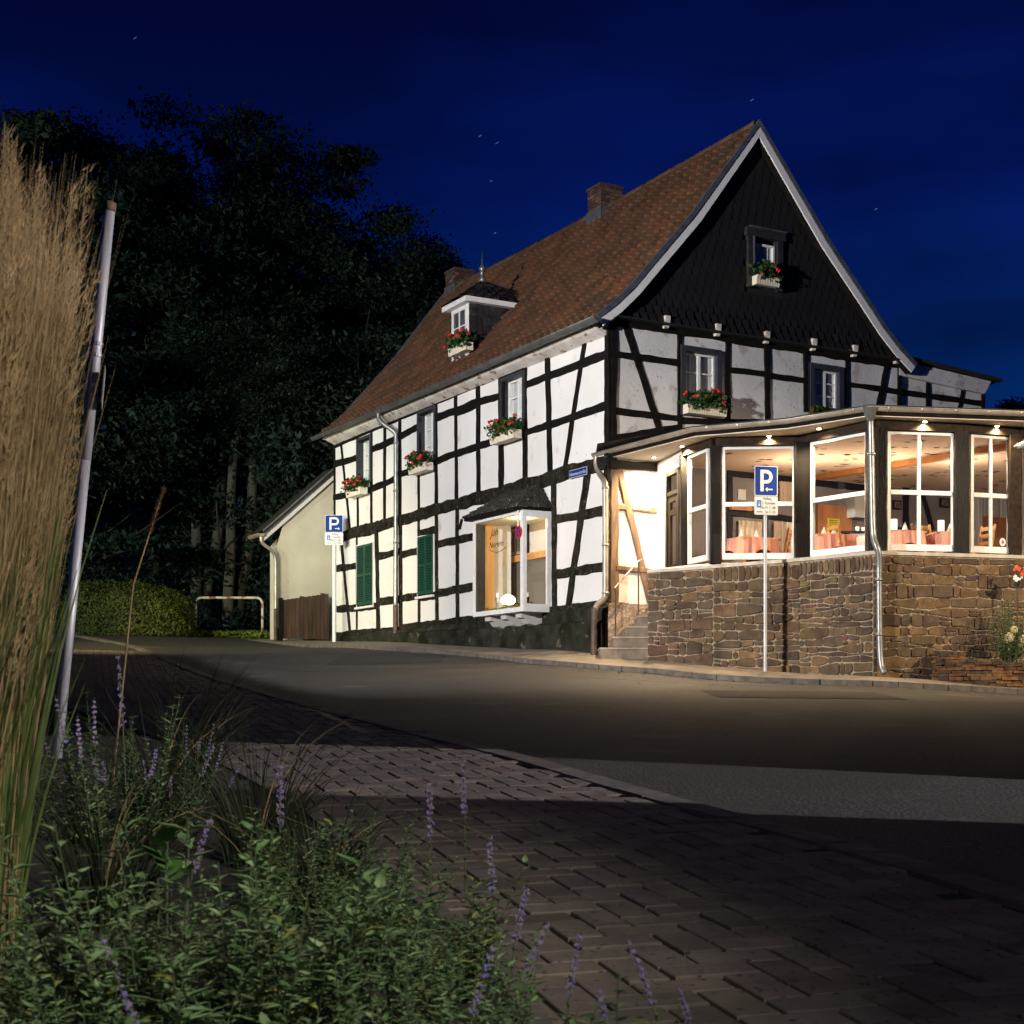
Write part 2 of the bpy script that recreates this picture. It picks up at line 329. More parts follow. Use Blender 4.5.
ctrl += [(p[0]+.2, p[1], p[2]-.12) for p in map(h2w, BASEF)] + [(10, 32, .9), (3, 38, 1.6), (20, 40, 1.0)]
C_ = np.array(ctrl, float)
def phi(r): return np.where(r > 1e-9, r*r*np.log(np.maximum(r, 1e-9)), 0)
n_ = len(C_); K = phi(np.linalg.norm(C_[:, None, :2]-C_[None, :, :2], axis=2)) + np.eye(n_)*.02
Pm = np.c_[np.ones(n_), C_[:, :2]]; A_ = np.block([[K, Pm], [Pm.T, np.zeros((3, 3))]])
SOL = np.linalg.solve(A_, np.r_[C_[:, 2], 0, 0, 0])
def gza(X, Y):
    X = np.asarray(X, float); Y = np.asarray(Y, float); sh = X.shape; q = np.c_[X.ravel(), Y.ravel()]
    z = phi(np.linalg.norm(q[:, None]-C_[None, :, :2], axis=2))@SOL[:n_] + SOL[n_]+q@SOL[n_+1:]
    return z.reshape(sh)
def gz(x, y): return float(gza([x], [y])[0])

def sheet(xs, ys, dz, keep=None):
    X, Y = np.meshgrid(xs, ys); Z = gza(X, Y)+dz; m = MB(); k = len(xs)
    m.v = np.stack([X, Y, Z], -1).reshape(-1, 3).tolist()
    for i in range(len(ys)-1):
        for j in range(k-1):
            if keep is None or keep((xs[j]+xs[j+1])/2, (ys[i]+ys[i+1])/2):
                m.f.append((i*k+j, i*k+j+1, (i+1)*k+j+1, (i+1)*k+j)); m.c.append(None)
    return m
# wide ground to the horizon
gx = np.r_[-2500, -900, -400, -200, -120, np.arange(-60, 61, 3), 120, 200, 400, 900, 2500]
gy = np.r_[-2500, -900, -300, -120, np.arange(-60, 91, 3), 140, 250, 500, 1000, 2500]
X, Y = np.meshgrid(gx, gy); Xc = np.clip(X, -22, 22); Yc = np.clip(Y, -8, 46)
d = np.hypot(X-Xc, Y-Yc); wt = np.clip(d/60, 0, 1); Z = (gza(Xc, Yc)-.07)*(1-wt)+1.0*wt
m = MB(); m.v = np.stack([X, Y, Z], -1).reshape(-1, 3).tolist(); k = len(gx)
for i in range(len(gy)-1):
    for j in range(k-1): m.f.append((i*k+j, i*k+j+1, (i+1)*k+j+1, (i+1)*k+j)); m.c.append(None)
struct('ground', m, TURF, smooth=True)
def rd_keep(x, y):
    return y < 38.2 and not (x > 1.0 and y > 29) 
struct('road', sheet(np.arange(-22, 22.01, .4), np.arange(-7, 38.8, .4), 0, rd_keep), ASPH, smooth=True)
# hill behind the trees
m = MB(); hx = np.arange(-140, 61, 5); hy = np.arange(58, 160, 5)
m.grid([[(x, y, 1.5+13.5*(1-math.exp(-((y-58)/22)**1.3))*(1/(1+math.exp((x-6)/9)))+1.2*math.sin(x*.21+y*.13)*min(1, (y-58)/10)) for x in hx] for y in hy])
struct('hill', m, mat('hill_undergrowth', (.012, .018, .008), (.006, .008, .004), scale=1.5, rough=.95), smooth=True)

def offs(poly, d):      # shift a polyline sideways (to its left when d > 0)
    out_ = []
    for i, p in enumerate(poly):
        a = np.array(poly[max(i-1, 0)][:2]); c = np.array(poly[min(i+1, len(poly)-1)][:2]); t = (c-a)/np.linalg.norm(c-a)
        out_.append((p[0]-t[1]*d, p[1]+t[0]*d))
    return out_
def resamp(poly, step):
    P = [np.array(p[:2], float) for p in poly]; o = [P[0]]
    for a, c in zip(P, P[1:]):
        n = max(1, round(np.linalg.norm(c-a)/step))
        for i in range(1, n+1): o.append(a+(c-a)*i/n)
    return o
def smoothp(poly, it=2):
    P = [np.array(p, float) for p in poly]
    for _ in range(it):
        Q = [P[0]]
        for a, c in zip(P, P[1:]): Q += [a*.75+c*.25, a*.25+c*.75]
        Q.append(P[-1]); P = Q
    return P
# near kerb: a flush row of narrow stones
KL = smoothp(NEARK, 2)
def xk(y):
    ys_ = [p[1] for p in KL]; xs_ = [p[0] for p in KL]; return float(np.interp(y, ys_, xs_))
m = MB(); ks = resamp(KL, .5)
for p, q in zip(ks, ks[1:]):
    t = (q-p)/np.linalg.norm(q-p); nrm = np.array([-t[1], t[0]])
    a = p+t*.006; c = q-t*.006; z = lambda g, h: gz(g[0], g[1])+h
    r_ = [a-nrm*.13, c-nrm*.13, c+nrm*.04, a+nrm*.04]; hh = .048+random.uniform(-.003, .003)
    m.hexa([(*g, z(g, -.05)) for g in r_]+[(*g, z(g, hh)) for g in r_], random.uniform(.42, .62))
struct('kerb', m, KERB)
# herringbone paving
BEDE = [(.55, -3), (.30, 1.5), (.16, 3.0), (-.02, 4.2), (-.42, 5.4), (-.95, 7.2), (-1.6, 9.0), (-2.6, 11.5), (-4.2, 15), (-7, 21), (-10, 27), (-13, 33)]
def xb(y): return float(np.interp(y, [p[1] for p in BEDE], [p[0] for p in BEDE]))
pav = MB(); wv = .132; da = np.array([-.27, .963]); db = np.array([.963, .27])
def brick(i0, j0, i1, j1):
    c = np.array([.3, 3.0]) + db*(i0+i1)/2*wv + da*(j0+j1)/2*wv
    if not (.5 < c[1] < 30) or c[0] > xk(c[1])-.06 or c[0] < xb(c[1])-.25: return
    g = .0075; tilt = random.uniform(-.0035, .0035)+(random.uniform(-.008, 0) if random.random() < .06 else 0)
    P = [np.array([.3, 3.0])+db*(i*wv+si*g)+da*(j*wv+sj*g) for i, j, si, sj in ((i0, j0, 1, 1), (i1, j0, -1, 1), (i1, j1, -1, -1), (i0, j1, 1, -1))]
    zz = gza([p[0] for p in P], [p[1] for p in P])
    b_ = .003; cc = c
    Q = [p+(cc-p)/np.linalg.norm(cc-p)*b_*1.5 for p in P]
    col = random.uniform(.72, 1.2); col = (col*random.uniform(.95, 1.08), col, col*random.uniform(.92, 1.05))
    lo = [(*p, z+.020) for p, z in zip(P, zz)]; mi = [(*p, z+.036+tilt) for p, z in zip(P, zz)]; hi_ = [(*p, z+.0395+tilt) for p, z in zip(Q, zz)]
    n = len(pav.v); pav.v += lo+mi+hi_
    pav.f.append((n+8, n+9, n+10, n+11)); pav.c.append(col)
    for k in range(4):
        k2 = (k+1) % 4
        pav.f.append((n+k, n+k2, n+4+k2, n+4+k)); pav.c.append(col); pav.f.append((n+4+k, n+4+k2, n+8+k2, n+8+k)); pav.c.append(col)
for i in range(-105, 38):
    for j in range(-30, 220):
        dd = (i-j) % 4
        if dd == 0: brick(i, j, i+2, j+1)
        elif dd == 3: brick(i, j, i+1, j+2)
struct('paving', pav, PAVE)
m = MB(); ysn = np.arange(-4, 33, .5)
m.grid([[(x, y, gz(x, y)+.026) for x in np.linspace(xb(y)-.2, xk(y)-.01, 12)] for y in ysn]); struct('paving_joints', m, JOINT)
m = MB(); m.grid([[(x, y, gz(x, y)+.045+.03*random.random()) for x in np.r_[np.linspace(-16, -5, 12), np.linspace(-4.6, 0, 20)]*1.0+xb(y)] for y in np.arange(-4, 33, .35)])
struct('planting_soil', m, SOIL, smooth=True)
m = MB(); NB = resamp(BEDE, .5)
for p, q in zip(NB, NB[1:]):
    t = (q-p)/np.linalg.norm(q-p); nrm = np.array([-t[1], t[0]]); r_ = [p+t*.005, q-t*.005, q-t*.005+nrm*.06, p+t*.005+nrm*.06]
    m.hexa([(*g, gz(*g)-.03) for g in r_]+[(*g, gz(*g)+.075) for g in r_], .5)
struct('bed_edging', m, KERB)
# far pavement and its kerb
base = [h2w(p) for p in BASEF]; base = [(p[0]+.3, p[1], p[2]) for p in base]
wl = [(W_[i][0], W_[i][1]+.1, WB[i]) for i in range(6)]
inner = [(-6.2, 39.6, 1.93)]+base+[(2.25, 26.9, 1.0)]+wl+[(20, 27, .2)]
outer = [(-7.4, 38.6, 1.90)]+fk
fkc = resamp([p[:2] for p in outer], .5)
def along(poly, n):
    P = [np.array(p, float) for p in poly]; dl = np.r_[0, np.cumsum([np.linalg.norm(c-a) for a, c in zip(P, P[1:])])]
    t = np.linspace(0, dl[-1], n); A = np.array(P); return np.stack([np.interp(t, dl, A[:, k]) for k in range(3)], -1)
# pair by x
xs = np.r_[np.linspace(-7.4, 12, 110), np.linspace(12.3, 20, 8)]
ia = np.array(sorted(inner)); oa = np.array(sorted(outer))
si = np.stack([np.interp(xs, ia[:, 0], ia[:, 1]), np.interp(xs, ia[:, 0], ia[:, 2])], -1); so = np.stack([np.interp(xs, oa[:, 0], oa[:, 1]), np.interp(xs, oa[:, 0], oa[:, 2])], -1)
m = MB(); m.grid([[(x, s_[0]*(1-t)+o_[0]*t, s_[1]*(1-t)+o_[1]*t+.02*math.sin(math.pi*t)) for t in np.linspace(0, 1, 6)] for x, s_, o_ in zip(xs, si, so)])
struct('sidewalk', m, SIDEW, smooth=True)
m = MB()
for i in range(0, len(xs)-1, 2):
    j = min(i+2, len(xs)-1); p = np.array([xs[i]+.003, so[i][0]]); q = np.array([xs[j]-.003, so[j][0]]); t = (q-p)/np.linalg.norm(q-p); nr = np.array([-t[1], t[0]])
    zz = [so[i][1], so[j][1]]
    r_ = [p-nr*.07, q-nr*.07, q+nr*.06, p+nr*.06]; zt = [zz[0], zz[1], zz[1], zz[0]]
    m.hexa([(*g, z-.3) for g, z in zip(r_, zt)]+[(*g, z+.010) for g, z in zip(r_, zt)], random.uniform(.50, .62))
struct('far_kerb', m, KERB)
def patch(x, y, rw, rl, rot, name, mt, dz=.006):
    m = MB(); q = [(rw, rl), (-rw, rl), (-rw, -rl), (rw, -rl)]; ca, sa = math.cos(rot), math.sin(rot)
    m.poly([(x+a*ca-b_*sa, y+a*sa+b_*ca, gz(x+a*ca-b_*sa, y+a*sa+b_*ca)+dz) for a, b_ in q]); struct(name, m, mt)
# ------------------------------------------------------------------ HOUSE
RW = [(-.33, 7.02), (.05, 7.31), (.42, 7.66), (.86, 8.16), (1.77, 9.18), (3.28, 11.14)]
mw = lambda w: 3.28+(3.28-w)*1.107
RWf = RW+[(mw(w), z) for w, z in RW[-2::-1]]
UL = 12.75; VG = -.17; VF = 13.02
house = thing('half_timbered_house', 'large white half-timbered house with steep red tiled roof and dark slate gable beside the road', 'house', T(P0[0], P0[1], 1.0, ANG))
def wall(plane, s0, s1, z0, z1, holes, thick=.25):
    """plane 'F': w=0 wall along u; 'G': u=0 wall along w; outward is negative"""
    m = MB(); P = (lambda s, z, o: (o, s, z)) if plane == 'F' else (lambda s, z, o: (s, o, z))
    S_ = sorted({s0, s1, *[h[0] for h in holes], *[h[1] for h in holes]}); Z_ = sorted({z0, z1, *[h[2] for h in holes], *[h[3] for h in holes]})
    for a, c in zip(S_, S_[1:]):
        for e_, g in zip(Z_, Z_[1:]):
            if any(h[0] <= a+1e-6 and c <= h[1]+1e-6 and h[2] <= e_+1e-6 and g <= h[3]+1e-6 for h in holes): continue
            m.poly([P(a, e_, 0), P(c, e_, 0), P(c, g, 0), P(a, g, 0)]); m.poly([P(a, e_, thick), P(a, g, thick), P(c, g, thick), P(c, e_, thick)])
    for h in holes:
        for q in (((h[0], h[2]), (h[1], h[2])), ((h[1], h[2]), (h[1], h[3])), ((h[1], h[3]), (h[0], h[3])), ((h[0], h[3]), (h[0], h[2]))):
            m.poly([P(*q[0], 0), P(*q[1], 0), P(*q[1], thick), P(*q[0], thick)])
    return m
def rectF(x0, y0, x1, y1):  # rectangle on the street front from top-left / bottom-right survey pixels
    a = L(x0, y0, w=0); c = L(x1, y1, w=0); return (c[1], a[1], c[2], a[2])
def rectG(x0, y0, x1, y1):
    a = L(x0, y0, u=0); c = L(x1, y1, u=0); return (a[0], c[0], c[2], a[2])
wn1 = rectF(359, 441.5, 371.3, 480); wn2 = rectF(420, 414.5, 435.5, 458); wn3 = rectF(503, 382, 524.5, 427)
sh1 = rectF(358.3, 546.5, 373.7, 603.5); sh2 = rectF(419.3, 537.5, 434.3, 592.8)
bayh = (1.98, 4.02, 1.99, 3.85)
wall('F', 0, UL, 1.2, 7.15, [wn1, wn2, wn3, bayh]).build('street_wall', PL, house, H)
gw1 = rectG(684, 351, 716, 414); gw2 = rectG(813, 368.5, 838, 410)
wall('G', 0, 7.02, .6, 7.3, [gw1, gw2]).build('gable_wall', PLG, house, H)
m = MB(); m.poly([(0, UL, 1), (0, UL, 7.1), (7.02, UL, 7.1), (7.02, UL, 1)]); m.poly([(7.02, 0, .8), (7.02, 0, 7.1), (7.02, UL, 7.1), (7.02, UL, .8)])
m.poly([(w, UL+.02, z-.12) for w, z in RWf]); m.build('back_wall', PL, house, H)
# plinth
m = MB(); bl = sorted([(p[1], p[2]) for p in BASEF]); bl = [(-.06, bl[0][1])]+bl+[(UL, bl[-1][1])]
topz = 1.90
seg = np.linspace(-.06, UL, 60)
zt_ = [1.93+.02*math.sin(s*2.1) for s in seg]
ofs = [.10+.03*math.sin(s*1.7)+.02*math.sin(s*5) for s in seg]
m.grid([[(-ofs[i]*(1 if k < 3 else 0), s, z) for k, z in enumerate((.6, 1.3, zt_[i]-.05, zt_[i]))] for i, s in enumerate(seg)])
m.build('plinth', PLINTH, house, H)
m = MB(); sg = np.linspace(.02, 8.8, 40)   # low ledge course along the foot
m.grid([[(-o, s, z) for o, z in ((.22+.02*math.sin(s*3), .7), (.22+.02*math.sin(s*3), 1.62+.02*s), (.10, 1.66+.02*s))] for s in sg]); m.build('ledge_course', PLINTH, house, H)
m = MB(); m.box(-.03, 2.4, -.06, .02, .5, 1.96); m.build('porch_plinth', REND, house, H)

def beam(m, plane, p, q, wd, out_=.03, jit=.08, pix=True, deep=.02):
    """hewn timber between two survey pixels; wd in metres"""
    if pix:
        if plane == 'F': a = L(*p, w=0); c = L(*q, w=0); a = (a[1], a[2]); c = (c[1], c[2])
        else: a = L(*p, u=0); c = L(*q, u=0); a = (a[0], a[2]); c = (c[0], c[2])
    else: a, c = p, q
    a = np.array(a); c = np.array(c); ln = np.linalg.norm(c-a); t = (c-a)/ln; nr = np.array([-t[1], t[0]])
    k = max(1, int(ln/.16)); wd *= .79; o = out_+random.uniform(-.010, .010)
    rows = []; j1 = j2 = 0
    for i in range(k+1):
        j1 = .55*j1+random.uniform(-jit, jit)*wd; j2 = .55*j2+random.uniform(-jit, jit)*wd
        s = a+t*ln*i/k; e1 = s+nr*(wd/2+j1); e2 = s-nr*(wd/2+j2)
        prof = [(e1, -deep), (e1, o-.006), (e1-nr*.012, o), (e2+nr*.012, o), (e2, o-.006), (e2, -deep)]
        rows.append([((-h, e[0], e[1]) if plane == 'F' else (e[0], -h, e[1])) for e, h in prof])
    m.grid(rows); m.poly(rows[0]); m.poly(rows[-1][::-1])
# --- street-front timbers (upper storey black, lower storey weathered)
up = MB(); lo = MB()
def fb(x0, y0, x1, y1, wd, mb=up, **k): beam(mb, 'F', (x0, y0), (x1, y1), wd, **k)
# posts upper
for x0, y0, x1, y1, wd in ((334.9, 446, 334.9, 541, .12), (341.6, 445, 351, 537, .14), (358.0, 438, 358.2, 536, .14), (371.8, 431, 371.8, 531, .14), (385.4, 424, 385.2, 525, .14),
        (400.2, 417, 400.7, 521, .17), (419, 406, 419.2, 514, .14), (436.4, 397, 436.8, 509, .16), (456, 388, 457, 503, .17), (478.6, 378, 479.3, 497, .18),
        (501.6, 368, 501.5, 491, .26), (525, 360, 525.3, 484, .22), (547.8, 350, 551, 478, .20), (586, 338, 564.6, 474, .17), (607.0, 328, 607.0, 466, .17)):
    fb(x0, y0, x1, y1, wd)
# top plate
fb(334, 447.2, 608, 329.5, .10)
H1 = ((334, 464.5, 358, 457.8), (371.8, 450, 400, 437.5), (400, 437.5, 419, 426.8), (436.5, 418.2, 457, 410.3), (457, 411, 479, 402.5), (479, 402.5, 502, 395.5), (525, 385.5, 549, 376), (549, 376, 607, 354.5))
for i, (x0, y0, x1, y1) in enumerate(H1): fb(x0, y0, x1, y1, .20 if i not in (4,) else .26)
fb(419, 414, 436.5, 406, .12); fb(359, 441, 372, 435.5, .10); fb(502, 379.5, 525, 370, .12)
H2 = ((334, 497.6, 358, 492.5), (371.8, 489, 400, 477), (400, 474, 419, 470), (419, 468, 437, 461.5), (436.5, 461.5, 457, 453), (457, 453.5, 479, 446), (479, 446, 502, 439.5), (502, 439.5, 525, 432), (525, 433, 551, 424.5), (550, 425, 607, 405.5), (358, 492.5, 372, 489))
for h in H2: fb(*h, .19)
# storey beam
fb(334, 539, 608, 462.5, .33, lo, out_=.045)
for x0, y0, x1, y1, wd in ((334.9, 536, 334.9, 640, .10), (341.6, 540, 350.6, 632, .15), (357.2, 533, 357.2, 636, .10), (376.7, 527, 378.6, 630, .27), (400.8, 519, 401.2, 634, .20),
        (419, 513, 419.6, 622, .13), (436.8, 508, 437.6, 620, .16), (457.6, 502, 457.8, 621, .19), (554, 480, 555, 612, .22), (588.3, 472, 569, 609, .23), (606.8, 464, 606.8, 612, .19)):
    fb(x0, y0, x1, y1, wd, lo)
H4 = ((334, 569, 357, 566), (378, 556.5, 401, 551.5), (401, 555, 419, 551), (419, 533.5, 437, 529.3), (437, 544, 458, 540), (458, 540, 473, 537), (554, 520, 607, 510.5))
for h in H4: fb(*h, .21, lo)
H5 = ((334, 609.5, 378, 606), (378, 602, 401, 599), (401, 598.5, 419, 596), (437, 594, 473, 586.5), (554, 575, 607, 566), (419, 597, 437, 595))
for h in H5: fb(*h, .22, lo)
fb(378, 529, 357, 534, .2, lo)
fb(334, 635.5, 401, 630, .22, lo); fb(401, 628.5, 608, 606, .24, lo, out_=.05)
up.build('timber_frame', TIM, house, H); lo.build('timber_frame', TIMG, house, H)
# --- gable timbers
gm = MB()
def gb(x0, y0, x1, y1, wd, mb=gm, **k): beam(mb, 'G', (x0, y0), (x1, y1), wd, **k)
gb(613.0, 322, 613.0, 472, .17, out_=.04)
gb(609, 319.5, 902, 364.5, .24)
gb(625.8, 325, 660, 431, .19); gb(679.3, 334, 679.5, 430, .13); gb(727.3, 340, 728, 424, .14); gb(766.4, 344, 767, 420, .15)
gb(805, 351, 805.3, 412, .12); gb(846.8, 356, 847, 412, .12); gb(887.3, 363, 878, 410, .17); gb(899, 364, 899.2, 410, .14)
gb(609, 353.8, 680, 363.2, .15); gb(727, 369.8, 767, 375, .14); gb(767, 375.6, 805, 380.8, .14); gb(847, 384.2, 901, 392, .14)
gb(610, 410.5, 680, 419, .15); gb(610, 438.5, 680, 427.5, .17); gb(680, 421, 806, 424, .16)
gm.build('gable_timber_frame', TIM, house, H)
gp = MB()
gb(614.0, 470, 614.0, 612, .20, gp, out_=.045); gb(618.3, 469, 650, 602, .17, gp); gb(615, 506.5, 658, 511, .13, gp, out_=.04); gb(615, 568, 660, 571.5, .11, gp, out_=.05)
gb(614, 606.5, 652, 612, .20, gp, out_=.05)
gp.build('porch_timber', TIMB, house, H)
gt = MB(); gb(609, 464, 660, 467.5, .17, gt, out_=.06); gt.build('porch_lintel', TIM, house, H)
m = MB()
pw = L(640, 508.5, u=0)
me = text_mesh('GENA UN', .085, ext=.004); m.addmesh(me, Matrix.Translation((pw[0], -.05, pw[2]-.03)) @ Matrix.Rotation(R(90), 4, 'X')); m.build('carved_lettering', CREAM, house, H)
# joist ends
for x, y in ((613, 317), (667, 325), (718, 333), (767, 340.5), (814, 347.6), (855, 354), (897.5, 361)):
    p = L(x, y-2.5, u=-.1); m = MB(); m.prism([(p[0]-.055, -.14, p[2]+.12), (p[0]+.055, -.14, p[2]+.12), (p[0]+.055, -.12, p[2]-.03), (p[0]+.04, -.10, p[2]-.10), (p[0]-.04, -.10, p[2]-.10), (p[0]-.055, -.12, p[2]-.03)], (0, .12, 0)); m.build('joist_end', COVE, house, H)
# slate gable cladding in courses
slt = MB(); zb = 7.13; 
def halfw(z):
    zs = [q[1] for q in RW]; ws = [q[0] for q in RW]; return float(np.interp(z, zs, ws))
hole = rectG(749, 236, 779, 292)
z = zb; row = 0
while z < 11.1:
    h = .165; wl_ = halfw(z)+.06; wr_ = mw(wl_); w = wl_-(row % 2)*.09
    fl = max(0, .07-(z-zb)*.16)
    while w < wr_:
        w1 = min(w+.185, wr_); w0_ = max(w, wl_)
        if w1-w0_ > .01 and not (w1 > hole[0]-.02 and w0_ < hole[1]+.02 and z+h > hole[2]-.02 and z < hole[3]+.0):
            o = .042+fl; o2 = .036+max(0, fl-.05); zz = z-.02+random.uniform(-.006, .006); c = random.uniform(.75, 1.15) if random.random() > .015 else random.uniform(1.6, 2.6)
            slt.poly([(w0_+.003, -o-random.uniform(0, .006), zz+.05), (w0_+.05, -o, zz), (w1-.004, -o, zz+.012), (w1-.004, -o2, z+h+.02), (w0_+.003, -o2, z+h+.02)], c)
        w += .185
    z += h; row += 1
slt.build('slate_cladding', SLATE, house, H)
m = MB(); zr_ = lambda w: float(np.interp(w, [p[0] for p in RWf], [p[1] for p in RWf]))-.06; ws = sorted({hole[0]-.0, hole[1]+.0, 3.28, *np.linspace(.02, 7.1, 60).tolist()})
for w0_, w1_ in zip(ws, ws[1:]):
    if w1_-w0_ < 1e-4: continue
    inh = w0_ >= hole[0]-1e-6 and w1_ <= hole[1]+1e-6
    for za, zb2 in (((7.1, hole[2]), (hole[3], None)) if inh else ((7.1, None),)): m.poly([(w0_, -.012, za), (w1_, -.012, za), (w1_, -.012, zb2 or max(zr_(w1_), za)), (w0_, -.012, zb2 or max(zr_(w0_), za))])
m.box(.1, 7.0, -.20, -.0, 7.085, 7.115); m.build('gable_backing', mat('black_backing', (.006, .006, .006), rough=.9), house, H)
# bargeboards
def verge_board(side, name, off0, wd, y0, y1, mt):
    m = MB(); P = RW if side > 0 else [(mw(w), z) for w, z in RW]
    P = [np.array(p) for p in P]; rows = []
    for i, p in enumerate(P):
        a = P[max(i-1, 0)]; c = P[min(i+1, len(P)-1)]; t = (c-a)/np.linalg.norm(c-a); nr = np.array([t[1], -t[0]])*(1 if side > 0 else -1)
        if i == len(P)-1: nr = np.array([0, -1.0])*1.35
        hi_ = p+nr*off0; l_ = p+nr*(off0+wd)
        rows.append([(hi_[0], y0, hi_[1]), (hi_[0], y1, hi_[1]), (l_[0], y1, l_[1]), (l_[0], y0, l_[1]), (hi_[0], y0, hi_[1])])
    m.grid(rows); m.poly(rows[0][:4]); m.poly(rows[-1][:4]); return m.build(name, mt, house, H)
for sd in (1, -1):
    verge_board(sd, 'bargeboard', .03, .145, VG-.035, VG, VERGE)
    verge_board(sd, 'verge_flashing', -.07, .09, VG-.05, VG+.10, LEAD)
    verge_board(sd, 'verge_soffit', .16, .03, VG+.002, -.03, TIM)
    verge_board(sd, 'verge_flashing', -.05, .12, VF-.04, VF+.04, LEAD)
# tiled roof: pantile relief
def sag(u, k): return -.07*math.sin(math.pi*max(0, min(1, u/UL)))*k
Pl = [np.array(p) for p in RW]; dl = np.r_[0, np.cumsum([np.linalg.norm(c-a) for a, c in zip(Pl, Pl[1:])])]; SL = dl[-1]
def rp(s): return np.array([np.interp(s, dl, [p[0] for p in Pl]), np.interp(s, dl, [p[1] for p in Pl])])
NR = 17; per = .24; NU = int((VF-VG)/per)
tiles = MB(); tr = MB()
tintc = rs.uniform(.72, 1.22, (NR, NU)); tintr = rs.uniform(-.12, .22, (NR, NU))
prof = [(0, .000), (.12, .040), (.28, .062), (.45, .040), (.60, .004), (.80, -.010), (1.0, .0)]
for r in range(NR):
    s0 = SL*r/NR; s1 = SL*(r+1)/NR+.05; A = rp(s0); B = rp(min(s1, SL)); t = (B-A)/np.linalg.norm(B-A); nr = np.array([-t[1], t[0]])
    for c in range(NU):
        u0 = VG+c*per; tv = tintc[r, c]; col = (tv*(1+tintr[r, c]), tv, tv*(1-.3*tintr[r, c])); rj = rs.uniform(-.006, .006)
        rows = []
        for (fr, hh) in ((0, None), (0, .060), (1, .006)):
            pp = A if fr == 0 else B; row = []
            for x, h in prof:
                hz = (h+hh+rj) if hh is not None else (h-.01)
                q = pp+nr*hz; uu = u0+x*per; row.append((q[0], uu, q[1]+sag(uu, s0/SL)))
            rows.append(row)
        tiles.grid(rows, lambda i, j, col=col: tuple(min(1.8, x*(1.7 if i == 0 else (.62 if j >= 4 else 1.05))) for x in col))  # weathered row edges lightened, troughs darkened: relief shading put into the tile colour
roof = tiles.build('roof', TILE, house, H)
m = MB(); m.grid([[(w, u, z-.03+sag(u, max(0, (z-7)/4.3))) for w, z in RWf] for u in np.linspace(VG+.01, VF-.01, 14)]); m.build('roof_decking', ROOFC, house, H)
m = MB()  # right slope, simple ribbed tiling
for r in range(NR):
    A = rp(SL*r/NR); B = rp(min(SL*(r+1)/NR+.04, SL)); us = np.arange(VG, VF, .1175)
    m.grid([[(mw(A[0]), u, A[1]+.05+.02*(i % 2)+sag(u, r/NR)) for i, u in enumerate(us)], [(mw(B[0]), u, B[1]+.015+.02*(i % 2)+sag(u, r/NR)) for i, u in enumerate(us)]], 1.0)
m.build('roof_slope', TILE, house, H)
m = MB()
for i in range(int((VF-VG)/.34)):
    u = VG+i*.34; v_ = random.uniform(.6, 1.3)
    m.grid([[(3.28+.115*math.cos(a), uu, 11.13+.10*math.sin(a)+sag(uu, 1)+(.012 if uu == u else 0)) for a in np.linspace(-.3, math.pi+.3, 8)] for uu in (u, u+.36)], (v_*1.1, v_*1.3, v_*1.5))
m.build('ridge_tiles', TILE, house, H)
# eaves: cove, gutter
m = MB(); us = np.linspace(0.02, UL, 50)
m.grid([[(-.33+.05, u, 7.0), (-.30, u, 6.93), (-.20+.015*math.sin(u*4), u, 6.86), (-.08+.01*math.sin(u*7), u, 6.82), (.0, u, 6.78)] for u in us]); m.poly([(-.28, .02, 7.0), (-.30, .02, 6.93), (-.20, .02, 6.86), (-.08, .02, 6.82), (0, .02, 6.78), (0, .02, 7.1)])
m.build('eaves_cove', COVE, house, H, smooth=True)
def gutter(path, r, name, mt, parent, frame, step=.9, outn=None):
    m = MB(); pts = [np.array(p, float) for p in path]; rows = []
    for i, p in enumerate(pts):
        a = pts[max(i-1, 0)]; c = pts[min(i+1, len(pts)-1)]; t = (c-a)[:2]; t /= np.linalg.norm(t); nr = np.array([-t[1], t[0], 0]); row = []
        for an in np.linspace(math.pi, 2*math.pi, 9): row.append(p+nr*r*math.cos(an)+np.array([0, 0, r*math.sin(an)]))
        for an in np.linspace(2*math.pi, math.pi, 9): row.append(p+nr*(r-.006)*math.cos(an)+np.array([0, 0, (r-.006)*math.sin(an)]))
        row.append(row[0]); rows.append(row)
    m.grid(rows)
    for i in (0, -1): m.poly(rows[i][:9])
    for i, p in enumerate(pts):   # bead
        pass
    m.tube([tuple(p+np.array([0, 0, .0]) + np.array([*(np.array([-(pts[min(i+1, len(pts)-1)]-pts[max(i-1, 0)])[1], (pts[min(i+1, len(pts)-1)]-pts[max(i-1, 0)])[0]])/np.linalg.norm((pts[min(i+1, len(pts)-1)]-pts[max(i-1, 0)])[:2])), 0])*(-r if outn is None else r*outn)) for i, p in enumerate(pts)], .011, 6)
    g = m.build(name, mt, parent, frame, smooth=True)
    m = MB(); tot = resamp([p[:2] for p in pts], step)
    zc = pts[0][2]
    for a, c in zip(tot, tot[1:]):
        if np.linalg.norm(c-a) < .1: continue
        t = (c-a)/np.linalg.norm(c-a); nr = np.array([-t[1], t[0]]); q = (a+c)/2
        rows = [[(*(q+t*dt+nr*(r+.006)*math.cos(an)), zc+(r+.006)*math.sin(an)) for an in np.linspace(math.pi*.98, 2.02*math.pi, 9)] for dt in (-.012, .012)]; m = MB(); m.grid(rows); m.build('gutter_bracket', mt, g, frame)
    return g
gutter([(-.43, -.34, 6.985), (-.43, 6, 6.98), (-.43, 13.1, 6.985)], .085, 'gutter', ZINCD, house, H, outn=1)
